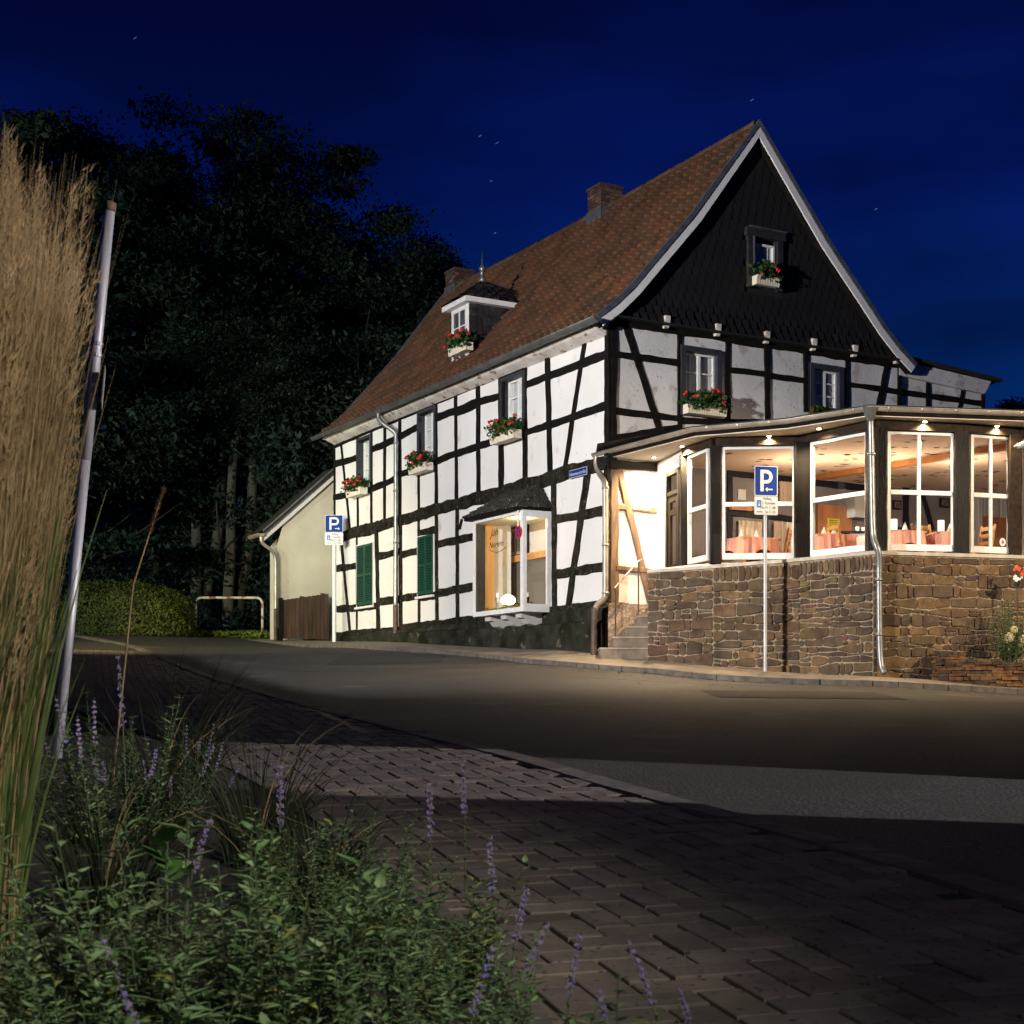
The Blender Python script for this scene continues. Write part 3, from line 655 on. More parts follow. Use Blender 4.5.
def pipe(path, r, name, mt, parent, frame, rings=(), seg=12):
    pts = smoothp(path, 2); m = MB(); m.tube(pts, r, seg)
    for q in rings: m.tube([(q[0], q[1], q[2]-.02), (q[0], q[1], q[2]+.02)], r+.012, seg)
    return m.build(name, mt, parent, frame, smooth=True)
q = L(396, 500, w=-.12); ug = q[1]
pipe([(-.43, ug+.3, 6.93), (-.43, ug+.3, 6.80), (-.36, ug+.2, 6.66), (-.12, ug, 6.45), (-.12, ug, 6.3), (-.12, ug, 4), (-.13, ug, 2.4)], .055, 'downpipe', ZINC, house, H, [(-.12, ug, z) for z in (6.2, 5.1, 3.9)])
pipe([(-.13, ug, 2.45), (-.13, ug, 1.6)], .062, 'downpipe_foot', PIPER, house, H)

# windows in deep grey-blue surrounds
def window(plane, rect, par, recess=.12, cols=2, rows_=3, surround=True, curtain=True, fx=0, swd=.10):
    s0, s1, z0, z1 = rect; P = (lambda s, z, o: (o, s, z)) if plane == 'F' else (lambda s, z, o: (s, o, z))
    def bx(m, a, c, e_, g, o0, o1):
        m.hexa([P(a, e_, o0), P(c, e_, o0), P(c, g, o0), P(a, g, o0), P(a, e_, o1), P(c, e_, o1), P(c, g, o1), P(a, g, o1)])
    m = MB(); w_ = swd
    if surround:
        bx(m, s0-w_, s0+.006, z0-w_, z1+w_, -.055, .20); bx(m, s1-.006, s1+w_, z0-w_, z1+w_, -.055, .20)
        bx(m, s0, s1, z1-.006, z1+w_, -.057, .20); bx(m, s0-.02, s1+.02, z0-w_, z0+.006, -.075, .20)
    else: bx(m, s0, s1, z0-.04, z0, -.06, .2)
    wn = m.build('window', SURR, par, H)
    m = MB(); f = .042; o0, o1 = recess, recess+.05
    bx(m, s0, s0+f, z0, z1, o0, o1); bx(m, s1-f, s1, z0, z1, o0, o1); bx(m, s0+f, s1-f, z0, z0+f, o0, o1); bx(m, s0+f, s1-f, z1-f, z1, o0, o1)
    for i in range(1, cols):
        c = s0+(s1-s0)*i/cols; bx(m, c-.032, c+.032, z0+f, z1-f, o0-.01, o1)
    ww = (s1-s0)/cols
    for i in range(cols):
        a = s0+ww*i+.045; c = s0+ww*(i+1)-.045
        for k in range(1, rows_):
            z = z0+(z1-z0)*k/rows_; bx(m, a, c, z-.014, z+.014, o0+.008, o1-.01)
    m.build('frame', WHITE, wn, H)
    m = MB(); m.poly([P(s0+.02, z0+.02, o0+.03), P(s1-.02, z0+.02, o0+.03), P(s1-.02, z1-.02, o0+.03), P(s0+.02, z1-.02, o0+.03)]); m.build('pane', GLASS, wn, H)
    if curtain:
        m = MB(); n = 30; m.grid([[P(s0+(s1-s0)*i/n, z, o0+.07+.02*math.sin(i*1.3)+.01*math.sin(i*3.1)) for i in range(n+1)] for z in (z0, z1)]); m.build('curtain', CURT, wn, H, smooth=True)
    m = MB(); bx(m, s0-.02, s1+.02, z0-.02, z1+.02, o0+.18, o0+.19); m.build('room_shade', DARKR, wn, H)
    return wn
for r_ in (wn1, wn2, wn3): window('F', r_, house, swd=.06)
window('G', gw1, house, recess=.045); window('G', gw2, house, recess=.045)
gwa = rectG(752.5, 243, 773, 287)
wn = window('G', gwa, house, recess=-.045, cols=1, rows_=1, surround=False)
m = MB(); a, c, e_, g = gwa
m.box(a-.17, a-.04, -.10, .05, e_-.1, g+.18); m.box(c+.04, c+.17, -.10, .05, e_-.1, g+.18); m.box(a-.22, c+.22, -.12, .05, g+.10, g+.26); m.build('slate_surround', SLATE2, wn, H)
m = MB(); m.box(a-.15, c+.24, -.14, .0, g+.262, g+.285); m.box(a-.08, c+.1, -.16, .03, e_-.08, e_-.03); m.box(a-.055, a-.035, -.125, .05, e_-.03, g+.1); m.build('lead_flashing', LEAD, wn, H)
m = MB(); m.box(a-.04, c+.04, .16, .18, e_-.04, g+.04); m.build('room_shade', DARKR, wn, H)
# shutters
for rc in (sh1, sh2):
    s0, s1, z0, z1 = rc; m = MB(); mid = (s0+s1)/2
    m.box(-.035, .02, s0-.05, s0-.01, z0-.04, z1+.03); m.box(-.035, .02, s1+.01, s1+.05, z0-.04, z1+.03); m.box(-.036, .02, s0-.01, s1+.01, z1+.005, z1+.035); m.box(-.08, .02, s0-.07, s1+.07, z0-.09, z0-.04)
    fr = m.build('shuttered_window', WHITE, house, H)
    for a, c in ((s0, mid-.006), (mid+.006, s1)):
        m = MB(); m.box(-.05, -.01, a, a+.045, z0, z1); m.box(-.05, -.01, c-.045, c, z0, z1)
        for zz in (z0, (z0+z1)/2-.03, z1-.06): m.box(-.052, -.012, a+.045, c-.045, zz, zz+.06)
        n = int((z1-z0-.1)/.055)
        for i in range(n):
            zz = z0+.06+i*(z1-z0-.12)/n; m.prism([(-.046, a+.045, zz), (-.018, a+.045, zz+.038), (-.012, a+.045, zz+.034), (-.040, a+.045, zz-.006)], (0, c-a-.09, 0))
        m.build('shutter', GREENP, fr, H)
    m = MB(); m.box(-.009, .0, s0, s1, z0, z1); m.build('shutter_backing', INK, fr, H)

# shop bay
b0, b1, bo = 1.98, 4.01, -.64; bz0, bz1 = 1.94, 3.80
bay = None; m = MB()
m.box(bo, 0, b0, b1, bz0-.03, bz0+.06); m.box(bo, 0, b0, b1, bz1-.02, bz1+.07)
m.box(bo+.002, bo+.09, b0, b0+.10, bz0+.06, bz1-.02); m.box(bo+.002, bo+.05, b1-.06, b1, bz0+.06, bz1-.02)
m.box(-.10, .02, b0+.001, b0+.06, bz0+.06, bz1-.02); m.box(-.06, .02, b1-.06, b1, bz0+.06, bz1-.02)
m.box(bo+.09, -.10, b0+.001, b0+.05, bz0+.06, bz0+.12); m.box(bo+.09, -.10, b0+.001, b0+.05, bz1-.09, bz1-.02)
bay = m.build('bay_window', WHITE, house, H)
m = MB(); m.poly([(bo+.03, b0+.05, bz0), (bo+.03, b1-.04, bz0), (bo+.03, b1-.04, bz1), (bo+.03, b0+.05, bz1)]); m.poly([(bo+.05, b0+.03, bz0), (-.05, b0+.03, bz0), (-.05, b0+.03, bz1), (bo+.05, b0+.03, bz1)]); m.poly([(bo+.05, b1-.03, bz0), (-.05, b1-.03, bz0), (-.05, b1-.03, bz1), (bo+.05, b1-.03, bz1)]); m.build('pane', GLASS, bay, H)
for u in (2.35, 2.95, 3.6):
    m = MB(); m.prism([(0, u-.11, bz0-.035), (bo+.12, u-.11, bz0-.035), (bo+.12, u-.11, bz0-.13), (bo+.22, u-.11, bz0-.15), (bo+.30, u-.11, bz0-.24), (-.2, u-.11, bz0-.28), (0, u-.11, bz0-.32)], (0, .22, 0)); m.build('bracket', INW, bay, H)
m = MB()   # mossy tiled hood: courses
zr = 4.42; e0, e1 = b0-.05, b1+.16; eo = -.80; ez = 3.90
def course(pa, pb, pc, pd, n, k):   # pa,pb eave edge; pc,pd ridge edge
    pa, pb, pc, pd = map(np.array, (pa, pb, pc, pd))
    for i in range(n):
        t0, t1 = i/n, min(1, (i+1.15)/n); A = pa+(pd-pa)*t0; B = pb+(pc-pb)*t0; Cc = pb+(pc-pb)*t1; D = pa+(pd-pa)*t1
        for j in range(k):
            s0, s1 = j/k, (j+1)/k-.01; v_ = random.uniform(.5, 1.7); up_ = np.array([0, 0, .035+random.uniform(0, .012)]); dn = np.array([0, 0, .008])
            q0, q1 = A+(B-A)*s0, A+(B-A)*s1; q3, q2 = D+(Cc-D)*s0, D+(Cc-D)*s1
            m.poly([q0+up_, q1+up_, q2+dn, q3+dn], v_); m.poly([q0, q1, q1+up_, q0+up_], v_*.8)
course((eo, e0, ez), (eo, e1, ez), (-.02, e1-.45, zr), (-.02, e0+.45, zr), 6, 13)
course((-.02, e0, ez), (eo, e0, ez), (-.02, e0+.45, zr), (-.02, e0+.45, zr), 6, 5)
course((eo, e1, ez), (-.02, e1, ez), (-.02, e1-.45, zr), (-.02, e1-.45, zr), 6, 5)
m.build('hood_tiles', MOSS, bay, H)
m = MB(); m.box(eo+.03, -.01, e0+.03, e1-.03, ez-.06, ez-.002); m.build('hood_fascia', TIM, bay, H)
m = MB(); m.tube([(eo, e1+.0, ez-.01), (eo-.03, e1+.05, ez-.22)], .03, 6); m.build('hood_spout', TIM, bay, H)
# room behind the bay
m = MB(); rz0, rz1 = 1.96, 3.83; WB_ = .5
m.box(.02, WB_, b0-.3, b1+.3, rz0-.05, rz0); m.box(bo+.06, .02, b0+.02, b1-.02, rz0, rz0+.05); m.build('display_floor', PINE, bay, H)
m = MB(); m.box(WB_, WB_+.03, b0-.8, b1+.8, rz0, rz1+.3); m.box(.26, WB_, b0-.45, b0-.42, rz0, rz1+.3); m.box(.26, WB_, b1+.42, b1+.45, rz0, rz1+.3); m.box(-.22, .0, b1-.085, b1-.06, rz0+.05, rz1-.06)
m.build('room_wall', mat('shop_wall', (.66, .62, .55), (.60, .56, .50), rough=.9), bay, H)
m = MB(); m.box(bo+.06, .02, b0+.02, b1-.02, rz1-.06, rz1-.04); m.box(.02, WB_, b0-.4, b1+.4, rz1-.02, rz1+.0); m.build('room_ceiling', CREAM, bay, H)
cz_ = L(520, 561.5, w=.42)[2]; cz2 = L(520, 555, w=.42)[2]; ua = L(486, 580, w=.44)[1]; ub = L(508, 580, w=.44)[1]; uc = L(549, 560, w=.44)[1]
m = MB(); m.box(-.40, -.24, b1-.17, b1-.065, rz0+.05, rz1-.06); m.box(.38, .49, uc, ua, cz_, cz2); m.box(.44, .48, ub, ua, rz0, cz_); m.build('wood_panelling', PINE, bay, H)
m = MB(); m.box(.45, .48, uc, ub, rz0, cz_); m.build('grey_panel', mat('speckled_panel', (.20, .18, .14), (.08, .07, .06), scale=60, rough=.6), bay, H)
m = MB(); m.box(-.60, -.41, b1-.09, b1-.065, rz0+.05, rz1-.06); m.build('dark_reveal', SLATE2, bay, H)
m = MB(); m.addmesh(text_mesh('Joh', .22, shear=.4), Matrix.Translation((bo+.022, L(493, 540, w=bo)[1], L(493, 536, w=bo)[2])) @ Matrix.Rotation(R(-90), 4, 'Z') @ Matrix.Rotation(R(90), 4, 'X')); m.addmesh(text_mesh('Nierenh', .17, shear=.4), Matrix.Translation((bo+.022, L(495, 549, w=bo)[1], L(495, 547, w=bo)[2])) @ Matrix.Rotation(R(-90), 4, 'Z') @ Matrix.Rotation(R(90), 4, 'X'))
u9 = L(489, 550, w=bo)[1]; z9 = L(489, 550, w=bo)[2]
m.tube([(bo+.02, u9-.03*i, z9-.07*math.sin(math.pi*i/22)) for i in range(23)], .006, 5); m.build('window_lettering', BEAM, bay, H)
def lamp(loc, power, col, rad=.05, kind='POINT', size=110, blend=.6, name='lamp_light'):
    l = bpy.data.lights.new(name, kind); l.energy = power; l.color = col; l.shadow_soft_size = rad
    if kind == 'SPOT': l.spot_size = R(size); l.spot_blend = blend
    o = bpy.data.objects.new(name, l); COL.objects.link(o); o.location = loc; return o
# framed picture, table lamp, display flowers in the bay
_p = L(519, 556, w=.49); PFM = H @ T(.48, _p[1], _p[2])
pf = thing('framed_picture', 'framed brown photograph hanging on the wall inside the lit shop bay', 'picture', PFM)
m = MB(); m.box(-.03, .015, -.42, .42, -.02, .62); m.build('frame', POST, pf, PFM)
m = MB(); m.box(-.034, -.031, -.37, .37, .03, .57); m.build('mount', mat('tan_mount', (.50, .38, .22), rough=.8), pf, PFM)
m = MB(); m.box(-.037, -.035, -.28, .05, .09, .5); m.box(-.037, -.035, .10, .28, .09, .5); m.build('photograph', PHOTO, pf, PFM)
M_ = H @ T(-.2, L(508, 600, w=-.2)[1], 1.97)
tl = thing('table_lamp', 'glowing white table lamp among flowers in the shop bay', 'lamp', M_)
m = MB(); m.tube([(0, 0, 0), (0, 0, .02), (0, 0, .05), (0, 0, .18)], [.08, .08, .02, .02], 12); m.build('base', ZINC, tl, M_)
m = MB(); P = [(.02, .16), (.09, .17), (.14, .22), (.13, .29), (.08, .34), (.03, .36), (0, .365)]; m.grid([[(r*math.cos(a), r*math.sin(a)*1.35, z) for a in np.linspace(0, 2*math.pi, 17)] for r, z in P]); m.build('shade', SHADE, tl, M_, smooth=True)
lamp(tuple((H @ Vector((-.30, 2.6, 3.66)))), 26, (1, .74, .42), .06)
m = MB(); rr = random.Random(3)
for i in range(500):
    u = rr.uniform(b0+.1, b1-.1); w = rr.uniform(bo+.1, -.1); z = rz0+rr.uniform(.0, .10)+.05*math.sin(u*9); a = rr.uniform(0, 6.3); r = .03
    m.poly([(w+r*math.cos(a), u+r*math.sin(a), z), (w-r*math.sin(a), u+r*math.cos(a), z+.02), (w-r*math.cos(a), u-r*math.sin(a), z+.01), (w+r*math.sin(a), u-r*math.cos(a), z-.01)], rr.uniform(.6, 1.3))
tag(m.build('display_foliage', leafmat('yellow_moss', (.35, .32, .02), (.22, .26, .04)), None, H), 'yellow green foliage spread along the sill inside the shop bay', 'plants', kind='stuff')
for k, (u, w, hgt) in enumerate(((3.6, -.3, .30), (2.3, -.35, .22))):
    M_ = H @ T(w, u, 1.99); v = thing('candle_holder', ('tall glass candle holder at the left end of the shop bay', 'small dark candle lantern at the right end of the shop bay')[k], 'candle holder', M_)
    m = MB(); m.tube([(0, 0, 0), (0, 0, .02), (0, 0, .05), (0, 0, hgt)], [.06, .06, .015, .04], 10); m.build('stand', (ZINC, POST)[k], v, M_); m = MB(); m.tube([(0, 0, hgt), (0, 0, hgt+.09)], .028, 10); m.build('candle', CLOTHW, v, M_)
# no-stopping disc hung at the bay
M_ = H @ T(bo-.04, b0+.12, 3.42)
ns = thing('no_stopping_sign', 'small round red and blue no stopping sign hanging in front of the shop bay', 'sign', M_)
def disc(m, r, o0, o1, n=24, sq=1): 
    m.prism([(o0, r*math.cos(2*math.pi*i/n), r*math.sin(2*math.pi*i/n)*sq) for i in range(n)], (o1-o0, 0, 0))
m = MB(); disc(m, .118, 0, .01); m.build('rim', REDP, ns, M_); m = MB(); disc(m, .09, -.003, -.001); m.build('face', BLUES, ns, M_)
m = MB()
for a in (R(45), R(-45)):
    c, s_ = math.cos(a), math.sin(a); m.hexa([(x, y*c-z*s_, y*s_+z*c) for x in (-.006, -.004) for y, z in ((-.095, -.013), (.095, -.013), (.095, .013), (-.095, .013))])
m.build('cross_bar', REDP, ns, M_); m = MB(); m.tube([(.01, 0, .11), (.01, 0, .48)], .02, 8); m.build('hanger', CREAM, ns, M_)

# dormer
fw = .42; du0, du1 = 0, 0
a = L(469, 302, w=fw); c = L(451.5, 314, w=fw); e_ = L(471, 349, w=fw); du0, du1 = a[1], c[1]; dzt = a[2]; dzb = float(np.interp(fw, [p[0] for p in RW], [p[1] for p in RW]))
rwt = lambda z: float(np.interp(z, [p[1] for p in RW], [p[0] for p in RW]))
m = MB(); wb = rwt(dzt)
m.poly([(fw, du0, dzb+.10), (fw, du1, dzb+.10), (fw, du1, dzt), (fw, du0, dzt)])
dorm = m.build('dormer', WHITE, house, H)
for uu in (du0, du1):
    m = MB(); zz = dzb
    while zz < dzt:
        z1_ = min(zz+.16, dzt); wa = fw; wb1 = rwt(zz)+.04; w = wa
        while w < wb1+.2:
            w1 = min(w+.17, rwt(z1_)); 
            if w1 > w+.02: sgn = -1 if uu == du0 else 1; m.poly([(w, uu+sgn*.035, zz), (w1-.005, uu+sgn*.035, zz), (w1-.005, uu+sgn*.015, z1_+.02), (w, uu+sgn*.015, z1_+.02)], random.uniform(.5, 1.6))
            w += .17
        zz += .16
    m.build('slate_cheek', SLATE2, dorm, H)
m = MB(); o_ = .16; zt2 = dzt+.04; apu = (du0+du1)/2; apz = zt2+.62; apw = fw+.55
m.box(fw-o_, wb-.0, du0-o_, du1+o_, dzt-.02, zt2+.05); m.build('dormer_fascia', WHITE, dorm, H)
m = MB(); E0 = np.array([fw-o_-.03, du0-o_-.03, zt2+.055]); E1 = np.array([fw-o_-.03, du1+o_+.03, zt2+.055]); AP = np.array([apw, apu, apz]); BK = np.array([rwt(apz)+.35, apu, apz-.22]); B0 = np.array([rwt(zt2+.05)+.3, du0-o_-.03, zt2+.055]); B1 = np.array([rwt(zt2+.05)+.3, du1+o_+.03, zt2+.055])
def scourse(pa, pb, pc, pd, n, k):
    for i in range(n):
        t0, t1 = i/n, min(1, (i+1.1)/n); A = pa+(pd-pa)*t0; B = pb+(pc-pb)*t0; Cc = pb+(pc-pb)*t1; D = pa+(pd-pa)*t1
        for j in range(k):
            s0, s1 = j/k, (j+1)/k-.02; up_ = np.array([0, 0, .022]); m.poly([A+(B-A)*s0+up_, A+(B-A)*s1+up_, D+(Cc-D)*s1, D+(Cc-D)*s0], random.uniform(.5, 1.8))
scourse(E0, E1, AP, AP, 5, 7); scourse(B0, E0, AP, BK, 5, 8); scourse(E1, B1, BK, AP, 5, 8)
m.build('dormer_roof', SLATE2, dorm, H)
m = MB(); m.tube([AP-np.array([0, 0, .05]), AP+np.array([0, 0, .06]), AP+np.array([0, 0, .18]), AP+np.array([0, 0, .21]), AP+np.array([0, 0, .25]), AP+np.array([0, 0, .29]), AP+np.array([0, 0, .33]), AP+np.array([0, 0, .62])], [.11, .05, .035, .075, .085, .06, .025, .008], 10); m.build('finial', ZINC, dorm, H, smooth=True)
m = MB(); s0, s1, z0, z1 = du0+.14, du1-.14, dzb+.12, dzt-.12
m.box(fw-.03, fw-.005, s0-.05, s0, z0, z1+.05); m.box(fw-.03, fw-.005, s1, s1+.05, z0, z1+.05); m.box(fw-.03, fw-.005, s0, s1, z1, z1+.05); m.box(fw-.025, fw-.005, (s0+s1)/2-.02, (s0+s1)/2+.02, z0, z1)
for k in (1, 2): zz = z0+(z1-z0)*k/3; m.box(fw-.022, fw-.006, s0, s1, zz-.012, zz+.012)
m.build('dormer_window', WHITE, dorm, H)
m = MB(); m.box(fw-.012, fw-.004, s0, s1, z0, z1); m.build('dormer_pane', mat('dark_pane', (.10, .11, .12), (.03, .035, .04), scale=5, rough=.15, stretch=(9, 9, .5)), dorm, H)
# chimneys
def chimney(px_, pw_, top, u, wc, lab=None):
    m = MB(); hw = .28; hd = .27; zt = top-.22; z = 10.4
    m.box(wc-hw+.012, wc+hw-.012, u-hd+.012, u+hd-.012, 9.8, zt-.01, .35); 
    row = 0
    while z < zt-.01:
        for fx in range(4):
            ln = (2*hw, 2*hd)[fx % 2]; nb = 3; x = -(row % 2)*.12
            while x < ln:
                x0, x1 = max(0, x)+.005, min(ln, x+.24)-.005
                if x1-x0 > .02:
                    c = random.uniform(.5, 1.6); c = (c*1.1, c, c*.95) if random.random() > .25 else (c*.5, c*.5, c*.55)
                    if fx == 0: m.box(wc-hw+x0, wc-hw+x1, u-hd-.001, u-hd+.02, z+.005, z+.068, c)
                    if fx == 2: m.box(wc-hw+x0, wc-hw+x1, u+hd-.02, u+hd+.001, z+.005, z+.068, c)
                    if fx == 1: m.box(wc+hw-.02, wc+hw+.001, u-hd+x0, u-hd+x1, z+.005, z+.068, c)
                    if fx == 3: m.box(wc-hw-.001, wc-hw+.02, u-hd+x0, u-hd+x1, z+.005, z+.068, c)
                x += .24
        z += .075; row += 1
    ch = m.build('chimney', BRK, roof, H)
    m = MB(); m.box(wc-hw-.03, wc+hw+.03, u-hd-.03, u+hd+.03, zt-.012, zt+.05, .7); m.build('chimney_cap', BRK, house, H).name = 'chimney_cap'
    m = MB(); zl = float(np.interp(wc-hw, [p[0] for p in RW], [p[1] for p in RW])); 
    m.hexa([(wc-hw-.02, u-hd-.02, zl), (wc, u-hd-.02, 10.9), (wc, u-hd-.005, 10.9), (wc-hw-.02, u-hd-.005, zl), (wc-hw-.02, u-hd-.02, zl+.22), (wc, u-hd-.02, 11.16), (wc, u-hd-.005, 11.16), (wc-hw-.02, u-hd-.005, zl+.22)])
    m.box(wc-hw-.03, wc-hw-.012, u-hd-.03, u+hd+.03, zl-.05, zl+.28); m.build('chimney_flashing', ZINC, house, H)
c1 = L(607, 181, w=3.3); chimney(0, 0, c1[2], c1[1], 3.25)
c2 = L(457, 270, w=3.5); chimney(0, 0, c2[2], min(c2[1], 12.3), 3.35)
for o in [o for o in bpy.data.objects if o.name.startswith('chimney_') and o.parent == house]: o.parent = [k for k in bpy.data.objects if k.name.startswith('roof') and k.parent == house][0]
for o in list(bpy.data.objects):
    if o.name.startswith('chimney_'): o.parent = roof
# lean-to on the right of the gable
m = MB(); x1 = 9.42
m.poly([(7.0, .06, .8), (x1, .06, .8), (x1, .06, 6.88), (7.0, .06, 7.08)]); m.poly([(x1, .06, .8), (x1, 5, .8), (x1, 5, 6.88), (x1, .06, 6.88)])
m.build('lean_to_wall', PLG, house, H)
m = MB()
def g6(x0, y0, x1_, y1, wd): 
    a = L(x0, y0, u=.06); c = L(x1_, y1, u=.06); k0 = len(m.v); beam(m, 'G', (a[0], a[2]), (c[0], c[2]), wd, pix=False, out_=-.03, deep=.09)
g6(927.7, 376, 927.7, 410, .13); g6(964.6, 382, 958.5, 412, .13); g6(982.6, 383, 982.6, 412, .11); g6(902, 392.8, 984, 404, .14)
m.build('lean_to_timber', TIM, house, H)
m = MB(); m.hexa([(7.0, -.03, 6.83), (9.42, -.03, 6.70), (9.42, .05, 6.70), (7.0, .05, 6.83), (7.0, -.03, 7.14), (9.6, -.03, 6.98), (9.6, .05, 6.98), (7.0, .05, 7.14)]); m.build('lean_to_fascia', PLG, house, H)
m = MB(); m.hexa([(6.9, -.12, 7.18), (9.85, -.12, 6.99), (9.85, 5.2, 6.99), (6.9, 5.2, 7.18), (6.9, -.12, 7.24), (9.85, -.12, 7.05), (9.85, 5.2, 7.05), (6.9, 5.2, 7.24)]); m.build('lean_to_roof', ROOFC, house, H)
# street name plate on the storey beam
pa = L(569, 472, w=-.06); pb = L(587, 466.8, w=-.06); M_ = H @ T(-.058, (pa[1]+pb[1])/2, (pa[2]+pb[2])/2-.06, R(-90)) @ Matrix.Rotation(R(90), 4, 'X')
sn = thing('street_name_sign', 'small blue enamel street name plate with white letters on the dark storey beam', 'sign', M_)
m = MB(); m.box(-.31, .31, -.075, .075, -.006, .004); m.build('rim', SIGNW, sn, M_); m = MB(); m.box(-.30, .30, -.065, .065, .004, .007); m.build('plate', BLUES, sn, M_); m = MB(); m.addmesh(text_mesh('Hammerstraße', .092), M_ and Matrix.Translation((0, -.035, .009))); m.build('lettering', SIGNW, sn, M_)

# ------------------------------------------------------------------ left annex
AU = 13.3
ann = thing('annex_building', 'low cream rendered annex with curved white verge behind the half-timbered house', 'annex', H @ T(-1.2, AU, 1.9))
aw = [L(277, 600, u=AU)[0], .3]; az = L(277, 545, u=AU)[2]
vp = [L(x, y, u=AU-.12) for x, y in ((262, 533), (276, 521), (288, 510.5), (305, 495.5), (334, 470))]
m = MB(); m.poly([(aw[0], AU, 1.2), (.4, AU, 1.2), (.4, AU, vp[-1][2])]+[(p[0], AU, p[2]-.05) for p in vp[::-1] if p[0] > aw[0]]+[(aw[0], AU, az)]); m.poly([(aw[0], AU, 1.2), (aw[0], AU+.5, 1.2), (aw[0], AU+.5, az), (aw[0], AU, az)]); m.poly([(aw[0], AU+.5, 1.2), (.4, AU+.5, 1.2), (.4, AU+.5, vp[-1][2]), (aw[0], AU+.5, az)]); m.build('wall', YWALL, ann, H)
m = MB(); rows = [[(p[0], u, p[2]+dz) for dz in (0.06,) for u in (AU-.18, AU+.62)] for p in vp]; m.grid(rows); m.grid([[(p[0], u, p[2]-.06) for u in (AU-.18, AU+.62)] for p in vp]); m.poly([(p[0], AU-.18, p[2]+.06) for p in vp]+[(p[0], AU-.18, p[2]-.06) for p in vp[::-1]]); m.build('roof', ROOFC, ann, H)
m = MB(); m.poly([(p[0], AU-.10, p[2]-.06) for p in vp]+[(p[0]+.05, AU-.10, p[2]-.20) for p in vp[::-1]]); m.build('bargeboard', VERGE, ann, H)
m = MB(); m.poly([(p[0], AU-.20, p[2]+.08) for p in vp]+[(p[0], AU-.20, p[2]+.03) for p in vp[::-1]]); m.build('verge_flashing', ZINC, ann, H)
p_ = vp[0]; gutter([(p_[0]-.04, AU-.2, p_[2]-.02), (p_[0]-.04, AU+.4, p_[2]-.02), (p_[0]-.04, AU+.62, p_[2]-.02)], .08, 'gutter', PIPEW, ann, H, outn=1)
xw = aw[0]-.07; pipe([(p_[0]-.02, AU-.12, p_[2]-.06), (p_[0]-.02, AU-.12, p_[2]-.25), (xw-.10, AU-.12, p_[2]-.42), (xw, AU-.1, p_[2]-.6), (xw, AU-.1, 3.5), (xw, AU-.1, 2.55)], .045, 'downpipe', PIPEW, ann, H)
pipe([(xw, AU-.1, 2.6), (xw, AU-.1, 1.8)], .05, 'downpipe_foot', PIPER, ann, H)
m = MB(); m.box(aw[0]-.02, aw[0]+.12, AU-.03, AU+.05, 1.2, 2.12); m.build('plinth', PLINTH, ann, H)
# brown board fence
FU = AU-.35; f0 = L(283, 600, u=FU); f1 = L(329, 593.5, u=FU); M_ = H @ T(f0[0], FU, 1.9)
fe = thing('board_fence', 'brown vertical board fence across the gap beside the cream annex', 'fence', M_)
m = MB(); n = 11
for i in range(n):
    a = f0[0]+(f1[0]-f0[0])*i/n; c = f0[0]+(f1[0]-f0[0])*(i+1)/n-.008; za = f0[2]+(f1[2]-f0[2])*(i+.5)/n+(.03 if i % 5 == 4 else 0); m.box(a, c, FU, FU+.02, 1.84+random.uniform(0, .02), za, random.uniform(.6, 1.3))
m.build('boards', BOARD, fe, H); m = MB(); m.box(f0[0]-.10, f0[0]-.01, FU-.03, FU+.06, 1.5, f0[2]+.05); m.build('post', TIM, fe, H)
m = MB(); m.box(f0[0], f1[0], FU+.022, FU+.06, 2.15, 2.23); m.box(f0[0], f1[0], FU+.022, FU+.06, 2.7, 2.78); m.build('rail', BOARD, fe, H)

# ------------------------------------------------------------------ CONSERVATORY
CX, CY = 5.7, 26.0
con = thing('conservatory', 'lit restaurant conservatory with dark timber posts on a rubble stone wall', 'conservatory', T(CX, CY, .6))
pal = [(.150, .095, .055), (.115, .078, .048), (.17, .11, .06), (.12, .085, .055), (.21, .14, .07), (.14, .10, .06), (.10, .06, .038), (.19, .13, .06), (.12, .09, .06)]
m = MB(); st = MB(); rr = random.Random(11)
for i in range(len(W_)-1):
    A = np.array(W_[i]); B = np.array(W_[i+1]); m.prism([(A[0], A[1], .0), (B[0], B[1], .0), (B[0], B[1], B[2]), (A[0], A[1], A[2])], tuple(np.array([-(B-A)[1], (B-A)[0], 0])/np.linalg.norm((B-A)[:2])*.35))
m.prism([(W_[0][0], W_[0][1], 0), (2.62, 27.1, 0), (2.62, 27.1, 2.37), (W_[0][0], W_[0][1], 2.37)], (.3, .1, 0))
m.build('stone_wall', MORT, con)
segs = list(zip(W_, W_[1:]))[:6]
